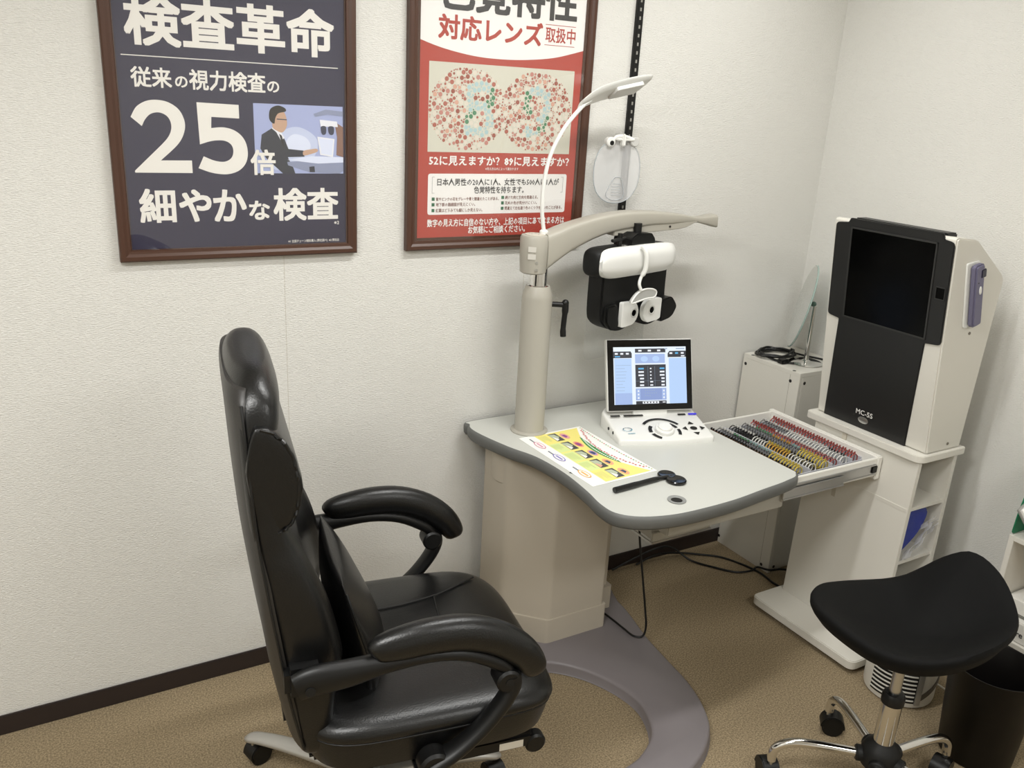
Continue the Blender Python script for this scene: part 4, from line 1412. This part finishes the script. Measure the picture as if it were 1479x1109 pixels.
# blue bag on a side shelf
t = thing('plastic_bag', 'dark blue item in clear plastic film on the stand side shelf', 'bag', (2.47, -.76, .372))
b = MB()
bl = Plane3((2.40, -.86, .374), (1, 0, 0), (0, 0, 1))
b.prism(cat([(.004, .004), (.05, .03), (.10, .07), (.128, .115), (.132, .150), (.10, .168), (.05, .172), (.01, .165), (.004, .09)], 4), Plane3((2.40, -.86, .374), (1, 0, 0), (0, 0, 1)), -.20, -.006, .006, ang=60)
b.build('blue_contents', mat('bag_blue', '#1d2f8c', .35, bump=(40, .6)), t)
b = MB()
for i, pts in enumerate(([(.012, .002), (.05, .036), (.095, .072), (.125, .108), (.150, .118)], [(.03, .002), (.07, .030), (.115, .066), (.146, .092), (.160, .10)], [(.095, .105), (.115, .128), (.14, .125)])):
    q0 = cat(pts, 6)
    secs = [[(2.40 + x, -.862 - .004 * math.sin(.9 * k + i) - .010 * j, .374 + z + .012 * j - .012) for j in range(3)] for k, (x, z) in enumerate(q0)]
    n = len(secs)
    vs = [p for s in secs for p in s]
    fs = [[r * 3 + j, r * 3 + j + 1, r * 3 + j + 4, r * 3 + j + 3] for r in range(n - 1) for j in range(2)]
    b.raw(vs, fs)
b.build('clear_film', glass_mat('bag_film', milky=.35, rough=.12), t)

# ------------------------------------------------------------------ vision screen box (optotype viewer)
P0m, dm_ = Vector((2.415, 0, .752)), Vector((-.078, 0, .680)).normalized()
MCP = Plane3(P0m, (0, -1, 0), dm_)     # a = -Y, b = up the slope, faces the table
t = thing('vision_tester', 'tall cream box with black T-shaped front panel and dark viewing screen', 'eye tester', (2.48, -.66, .752))
prof = [(2.415, .753), (2.338, 1.428), (2.346, 1.434), (2.440, 1.425), (2.606, 1.312), (2.615, 1.295), (2.585, .753)]
b = MB()
b.prism(round_poly(prof, [.0, .004, .008, .02, .014, .012, 0], 3), WALLP, .442, .876, .016, seg=4, ang=40)
b.build('cabinet_body', mat('tester_enamel', '#d8d5cc', .42), t, sharp=50)
def T(p):
    return [(-y, s) for y, s in p]
Tp = T([(-.452, .672), (-.500, .678), (-.507, .692), (-.833, .694), (-.838, .677), (-.872, .672), (-.872, .362), (-.820, .356), (-.800, .001), (-.474, .001), (-.497, .356), (-.450, .362)])
b = MB()
b.prism(round_poly(Tp, [.012, .004, .004, .004, .004, .014, .012, .004, 0, 0, .004, .012], 4), MCP, -.004, .0045, .002)
b.box(2.352, 2.402, -.833, -.508, 1.425, 1.4405, .004)
pan = b.build('front_panel', mat('charcoal_panel', '#181818', .45), t)
def ring_frame(b, x0, x1, y0, y1, w, o0, o1, mi=0):
    b.prism(rect(x0, x1, y0, y0 + w), MCP, o0, o1, .0006, mi)
    b.prism(rect(x0, x1, y1 - w, y1), MCP, o0, o1, .0006, mi)
    b.prism(rect(x0, x0 + w, y0, y1), MCP, o0, o1, .0006, mi)
    b.prism(rect(x1 - w, x1, y0, y1), MCP, o0, o1, .0006, mi)
b = MB()
ring_frame(b, .514, .822, .367, .666, .0055, .003, .0075)
fr_ = b.build('screen_frame', mat('frame_charcoal', '#2d2d2c', .45), pan)
MB().prism(rect(.517, .819, .370, .663), MCP, .003, .0052).build('viewing_screen', mat('dead_screen', '#020202', .2, spec=.12), pan)
b = MB()
ring_frame(b, .833, .866, .499, .538, .003, .003, .007)
b.prism(rect(.835, .864, .501, .536), MCP, .003, .005, 0, 1)
b.build('sensor_window', [mat('frame_charcoal', '#2d2d2c', .45), mat('dead_screen', '#020202', .12)], pan)
b = MB()
b.text('MC-5S', .606, .672, .050, .0675, MCP, .0050, 0, .012, 3)
b.build('white_lettering', mat('white_mark', '#e9e8e4', .4), pan)
b = MB()
b.lathe([(1, 0), (1, .0012), (.86, .0018), (0, .0018)], (0, 0, 0), (0, 0, 1), 32)
b.v = [MCP.p(.6375 + p.x * .020, .0335 + p.y * .0115, .0048 + p.z) for p in b.v]
b.build('oval_badge', M_STEEL, pan)
b = MB()
for k in range(9):
    x = .624 + k * .003
    b.flat(rect(x, x + .0018, .0315, .0355), MCP, .0068)
b.build('badge_print', mat('badge_grey', '#6f706e', .4), pan)
# side: remote dock, screws
SIDE = Plane3((0, -.876, 0), (1, 0, 0), (0, 0, 1))
b = MB()
b.prism(round_poly([(2.402, 1.358), (2.462, 1.366), (2.515, 1.165), (2.452, 1.160)], .006, 3), SIDE, 0, .006, .002)
b.build('remote_dock', M_PURE, t)
for x, z in ((2.497, 1.140), (2.515, .775)):
    MB().cyl((x, -.8755, z), (x, -.8780, z), .0048, seg=12).build('side_screw', mat('screw_grey', '#6d675c', .4), t)
t = thing('remote_control', 'slim purple-grey remote clipped to the side of the vision screen box', 'remote', (2.46, -.884, 1.17))
up_, sd = Vector((-.048, 0, .19)).normalized(), Vector((.19, 0, .048)).normalized()
RP = Plane3((2.466, -.8825, 1.164), sd, up_)
MB().prism(round_poly(rect(-.002, .040, .0, .195), .012, 5), RP, 0, .020, .005).build('remote_body', mat('remote_purple', '#6b6880', .45), t)
b = MB()
b.prism(rect(.022, .043, .152, .178), RP, .017, .0225, .002)
b.build('emitter_window', mat('emitter_dark', '#2c2a3c', .2), t)
MB().prism([(.021 + .0055 * math.cos(k * math.pi / 10), .115 + .013 * math.sin(k * math.pi / 10)) for k in range(20)], RP, .0185, .0225, .001).build('push_button', M_PURE, t)
b = MB()
b.cyl(RP.p(.012, .140, .0195), RP.p(.012, .140, .0205), .0022, seg=10)
b.build('indicator', M_SCREW, t)

# ------------------------------------------------------------------ white box cabinet in the corner
t = thing('storage_cabinet', 'white flat-pack cabinet standing in the corner with black screw caps', 'cabinet', (2.6, -.15, 0))
CX0, CX1, CY0, CY1, CZ = 2.468, 2.742, -.300, -.011, .837
MB().box(CX0, CX0 + .015, CY0 + .0, CY1, 0, CZ - .016, .001).build('side_panel', M_MEL, t)
MB().box(CX1 - .015, CX1, CY0, CY1, 0, CZ - .016, .001).build('side_panel', M_MEL, t)
MB().box(CX0, CX1, CY0, CY1, CZ - .016, CZ, .001).build('top_panel', M_MEL, t)
MB().box(CX0 + .016, CX1 - .016, CY0, CY0 + .012, .02, CZ - .016, .001).build('face_panel', M_MEL, t)
MB().box(CX0 + .015, CX1 - .015, CY1 - .008, CY1, 0, CZ - .016).build('back_panel', M_MEL, t)
MB().box(CX0 + .015, CX1 - .015, CY0 + .012, CY1 - .008, .0, .02).build('bottom_panel', M_MEL, t)
caps_ = []
for y, z in ((-.026, .797), (-.258, .797), (-.016, .030), (-.262, .022)):
    caps_.append(((CX0 - .0006, y, z), (CX0 + .001, y, z)))
for x, z in ((2.497, .797), (2.497, .024)):
    caps_.append(((x, CY0 - .0006, z), (x, CY0 + .001, z)))
for x, y in ((2.476, -.262), (2.476, -.05)):
    caps_.append(((x, y, CZ - .001), (x, y, CZ + .0006)))
for q0, q1 in caps_:
    MB().cyl(q0, q1, .0065, seg=16).build('screw_cap', M_SCREW, t)
b = MB()
b.box(CX0 - .0003, CX0 + .001, CY0 + .0455, CY0 + .0465, .0, CZ - .016)
b.build('panel_joint', mat('joint_shadow', '#8f897d', .8), t)

# table mirror on the cabinet
mn = Vector((-.711, .662, .197)).normalized()
mc_ = Vector((2.592, -.203, CZ + .212)) + mn * .042
t = thing('table_mirror', 'round tilting mirror on chrome post standing on the white cabinet', 'mirror', (2.598, -.205, CZ))
b = MB()
b.lathe([(.0, .002), (.062, .002), (.064, .004), (.060, .007), (.02, .010), (.010, .016), (.009, .03)], (2.598, -.205, CZ - .001), seg=40)
b.build('mirror_base', M_CHROME, t)
b = MB()
b.cyl((2.598, -.205, CZ + .01), (2.598, -.205, CZ + .222), .0085, .0065, seg=20)
b.build('mirror_post', M_CHROME, t)
b = MB()
b.ball((2.592, -.203, CZ + .232), .010)
b.cyl((2.592, -.203, CZ + .232), mc_ - mn * .005, .005, seg=12)
b.build('swivel_joint', mat('joint_green', '#5f7d74', .3), t)
b = MB()
b.lathe([(.0, 0), (.158, 0), (.160, .0015), (.160, .0045), (.158, .006), (0, .006)], mc_, -mn, 56)
b.build('mirror_disc', mat('mirror_back_glass', '#9fb4ae', .12, spec=.8), t)
b = MB()
b.lathe([(.157, 0), (0, 0)], mc_ + mn * .0006, -mn, 56, caps=False)
b.build('mirror_glass', mat('mirror_silver', (.86, .88, .87), .03, metal=1.0), t)
# coil of black cable beside the mirror
b = MB()
rc = random.Random(5)
pts = []
for k in range(76):
    a = k * .42
    rx_, ry_ = .078 + .012 * math.sin(k * .7), .052 + .012 * math.cos(k * .9)
    pts.append((2.553 + rx_ * math.cos(a), -.093 + ry_ * math.sin(a), CZ + .005 + .0145 * (k / 76) + .004 * rc.random()))
b.tube(cat(pts, 3), .0036, 6)
b.tube(cat([(2.63, -.10, CZ + .012), (2.66, -.14, CZ + .006), (2.69, -.20, CZ + .005), (2.70, -.26, CZ + .005)], 5), .0036, 6)
b.tube(cat([(2.49, -.10, CZ + .010), (2.498, -.15, CZ + .006), (2.52, -.185, CZ + .005), (2.535, -.205, CZ + .006)], 5), .004, 6)
b.box(2.488, 2.526, -.192, -.160, CZ + .0005, CZ + .018, .004)
tag(b.build('power_cable', M_BLACK, loc=(2.56, -.10, CZ)), 'coiled black power cable lying on the white cabinet behind the mirror', 'cable')

# ------------------------------------------------------------------ cables on the floor
b = MB()
b.tube(cat([(1.618, -.48, .548), (1.631, -.48, .439), (1.660, -.48, .299), (1.689, -.48, .16), (1.701, -.48, .09), (1.692, -.478, .054), (1.672, -.455, .0475), (1.668, -.405, .0475), (1.665, -.349, .0475), (1.658, -.300, .050)], 6), .0036, 8)
tag(b.build('hanging_cable', M_BLACK, loc=(1.66, -.48, .0)), 'thin black cable drooping from under the tabletop to the foot', 'cable')
b = MB()
b.tube(cat([(1.90, -.030, .012), (1.99, -.030, .035), (2.10, -.035, .060), (2.18, -.045, .055), (2.24, -.10, .010), (2.30, -.185, .006), (2.355, -.245, .005), (2.42, -.262, .006), (2.448, -.262, .014), (2.452, -.318, .030), (2.50, -.335, .03), (2.56, -.36, .02)], 6), .0042, 8)
tag(b.build('power_cable', M_BLACK, loc=(2.2, -.10, 0)), 'black floor cable arching near the baseboard then sagging, ending behind the stand', 'cable')
b = MB()
b.tube(cat([(2.02, -.028, .006), (2.12, -.032, .030), (2.24, -.040, .012), (2.33, -.085, .005), (2.385, -.135, .005), (2.425, -.225, .005), (2.438, -.300, .005), (2.430, -.370, .005), (2.45, -.425, .005), (2.56, -.425, .005)], 6), .0042, 8)
tag(b.build('power_cable', M_BLACK, loc=(2.35, -.20, 0)), 'black floor cable running smoothly along the foot of the white cabinet to the stand', 'cable')

# ------------------------------------------------------------------ fan heater, bin and shelf at the right
t = thing('fan_heater', 'white round fan heater with black grille on the floor behind the stool', 'heater', (2.33, -1.005, 0))
HX, HY = 2.33, -1.005
b = MB()
b.lathe([(.088, 0), (.104, .004), (.106, .015), (.106, .17), (.100, .20), (.080, .215), (0, .218)], (HX, HY, 0), seg=44)
b.build('heater_body', M_WHITE, t)
b = MB()
def hp(a, r, z):
    return (HX + r * math.cos(math.radians(a)), HY + r * math.sin(math.radians(a)), z)
secs = [[hp(a, .1058, .022), hp(a, .1085, .022), hp(a, .1085, .175), hp(a, .1058, .175)] for a in range(165, 242, 4)]
b.loft(secs)
b.build('grille_well', M_SOFTB, t)
b = MB()
for k in range(10):
    z = .030 + k * .0145
    b.loft([[hp(a, .1082, z), hp(a, .1110, z), hp(a, .1110, z + .0042), hp(a, .1082, z + .0042)] for a in range(166, 241, 4)])
b.build('grille_slat', M_WHITE, t)
b = MB()
b.loft([[hp(a, .106, .018), hp(a, .112, .018), hp(a, .112, .18), hp(a, .106, .18)] for a in range(240, 252, 3)])
b.build('grille_trim', M_SILVER, t)
b = MB()
b.loft([[hp(a, .106, .03 + .0011 * (a - 248) ** 1.0), hp(a, .1095, .03 + .0011 * (a - 248)), hp(a, .1095, .048 + .0011 * (a - 248)), hp(a, .106, .048 + .0011 * (a - 248))] for a in range(250, 352, 4)])
b.build('handle_strap', mat('strap_grey', '#5d5750', .45), t)
b = MB()
b.tube(cat([(2.425, -1.055, .03), (2.45, -1.10, .012), (2.47, -1.12, .006), (2.50, -1.09, .005), (2.56, -1.02, .005), (2.60, -.98, .005)], 5), .003, 8)
b.build('mains_lead', M_WHITE, t)

b = MB()
b.lathe([(0, .0), (.096, .0), (.099, .004), (.1185, .296), (.1200, .300), (.1175, .3005), (.1150, .297), (.096, .010), (0, .010)], (2.285, -1.300, 0), seg=56)
bin_ = tag(b.build('waste_bin', mat('bin_dark', '#0c0908', .42, spec=.3), loc=(2.285, -1.300, 0)), 'tall dark round waste bin standing on the carpet in front of the shelf', 'bin')

# wall shelf unit at the right edge
t = thing('shelf_unit', 'low white shelf unit with files, against the right wall beyond the bin', 'shelf', (2.66, -1.4, 0))
SX0, SX1, SY0, SY1 = 2.560, 2.736, -1.75, -1.107
MB().box(SX0, SX1, SY1 - .016, SY1, 0, .556, .001).build('side_panel', M_MEL, t)
MB().box(SX0, SX1, SY0, SY0 + .016, 0, .556, .001).build('side_panel', M_MEL, t)
MB().box(SX0, SX1, SY0 + .016, SY1 - .016, .540, .556, .001).build('shelf_board', M_MEL, t)
MB().box(SX0, SX1, SY0 + .016, SY1 - .016, .205, .221, .001).build('shelf_board', M_MEL, t)
MB().box(SX0, SX1, SY0 + .016, SY1 - .016, .0, .03, .001).build('shelf_board', M_MEL, t)
MB().box(SX1 - .004, SX1, SY0 + .016, SY1 - .016, .03, .540).build('back_panel', mat('back_board', '#b9a891', .6), t)
t = thing('ring_binder', 'green ring binder standing on the shelf unit at the photo edge', 'binder', (2.65, -1.13, .556))
b = MB()
gp = Plane3((0, -1.112, 0), (1, 0, 0), (0, 0, 1))
b.prism(round_poly([(2.564, .557), (2.730, .557), (2.730, .80), (2.650, .80), (2.590, .70), (2.572, .63)], .012, 3), gp, -.004, 0, .001)
b.prism(round_poly([(2.614, .557), (2.730, .557), (2.730, .80), (2.660, .80), (2.622, .70)], .012, 3), gp, .034, .038, .001)
b.box(2.726, 2.730, -1.150, -1.112, .557, .80)
b.build('binder_cover', mat('binder_green', '#157a52', .4), t)
MB().box(2.625, 2.722, -1.145, -1.117, .559, .66, .002).build('paper_block', PAPW, t)
t = thing('document_file', 'pale grey file leaning across the green binder on the shelf unit', 'file', (2.60, -1.2, .556))
fpl = Plane3((2.548, -1.117, .645), Vector((0, -.675, -.737)), Vector((.914, .07, .404)))
MB().prism(rect(.0, .112, .0, .060), fpl, -.004, .004, .001).build('file_cover', mat('file_grey', '#a9a7a3', .35, metal=.3), t)
MB().prism(rect(.006, .108, .003, .056), fpl, .0042, .014, .001).build('paper_block', PAPW, t)
t = thing('carton', 'small white carton on the lower shelf, topmost of the two', 'box', (2.65, -1.25, .27))
MB().box(2.600, 2.72, -1.30, -1.128, .297, .345, .003).build('carton_body', mat('carton_white', '#e4e2dc', .5), t)
MB().box(2.5992, 2.72, -1.301, -1.127, .290, .300, .001).build('carton_band', mat('carton_grey', '#77766f', .5), t)
t = thing('carton', 'flat white printed box under the small carton on the lower shelf', 'box', (2.65, -1.28, .221))
MB().box(2.572, 2.725, -1.45, -1.128, .2215, .289, .003).build('carton_body', MATS['carton_white'], t)
b = MB()
cp = Plane3((2.5718, 0, 0), (0, -1, 0), (0, 0, 1))
b.text('Care', 1.165, 1.215, .242, .262, cp, .0006, 0, .015, 2)
b.prism(round_poly(rect(1.133, 1.158, .247, .257), .004, 3), cp, 0, .0005)
b.build('print', DARKI, t)
t = thing('storage_tray', 'grey-green tray on the bottom shelf of the unit behind the bin', 'tray', (2.65, -1.3, .03))
MB().box(2.575, 2.725, -1.50, -1.135, .031, .175, .006).build('tray_body', mat('tray_green', '#7f8c80', .5), t)
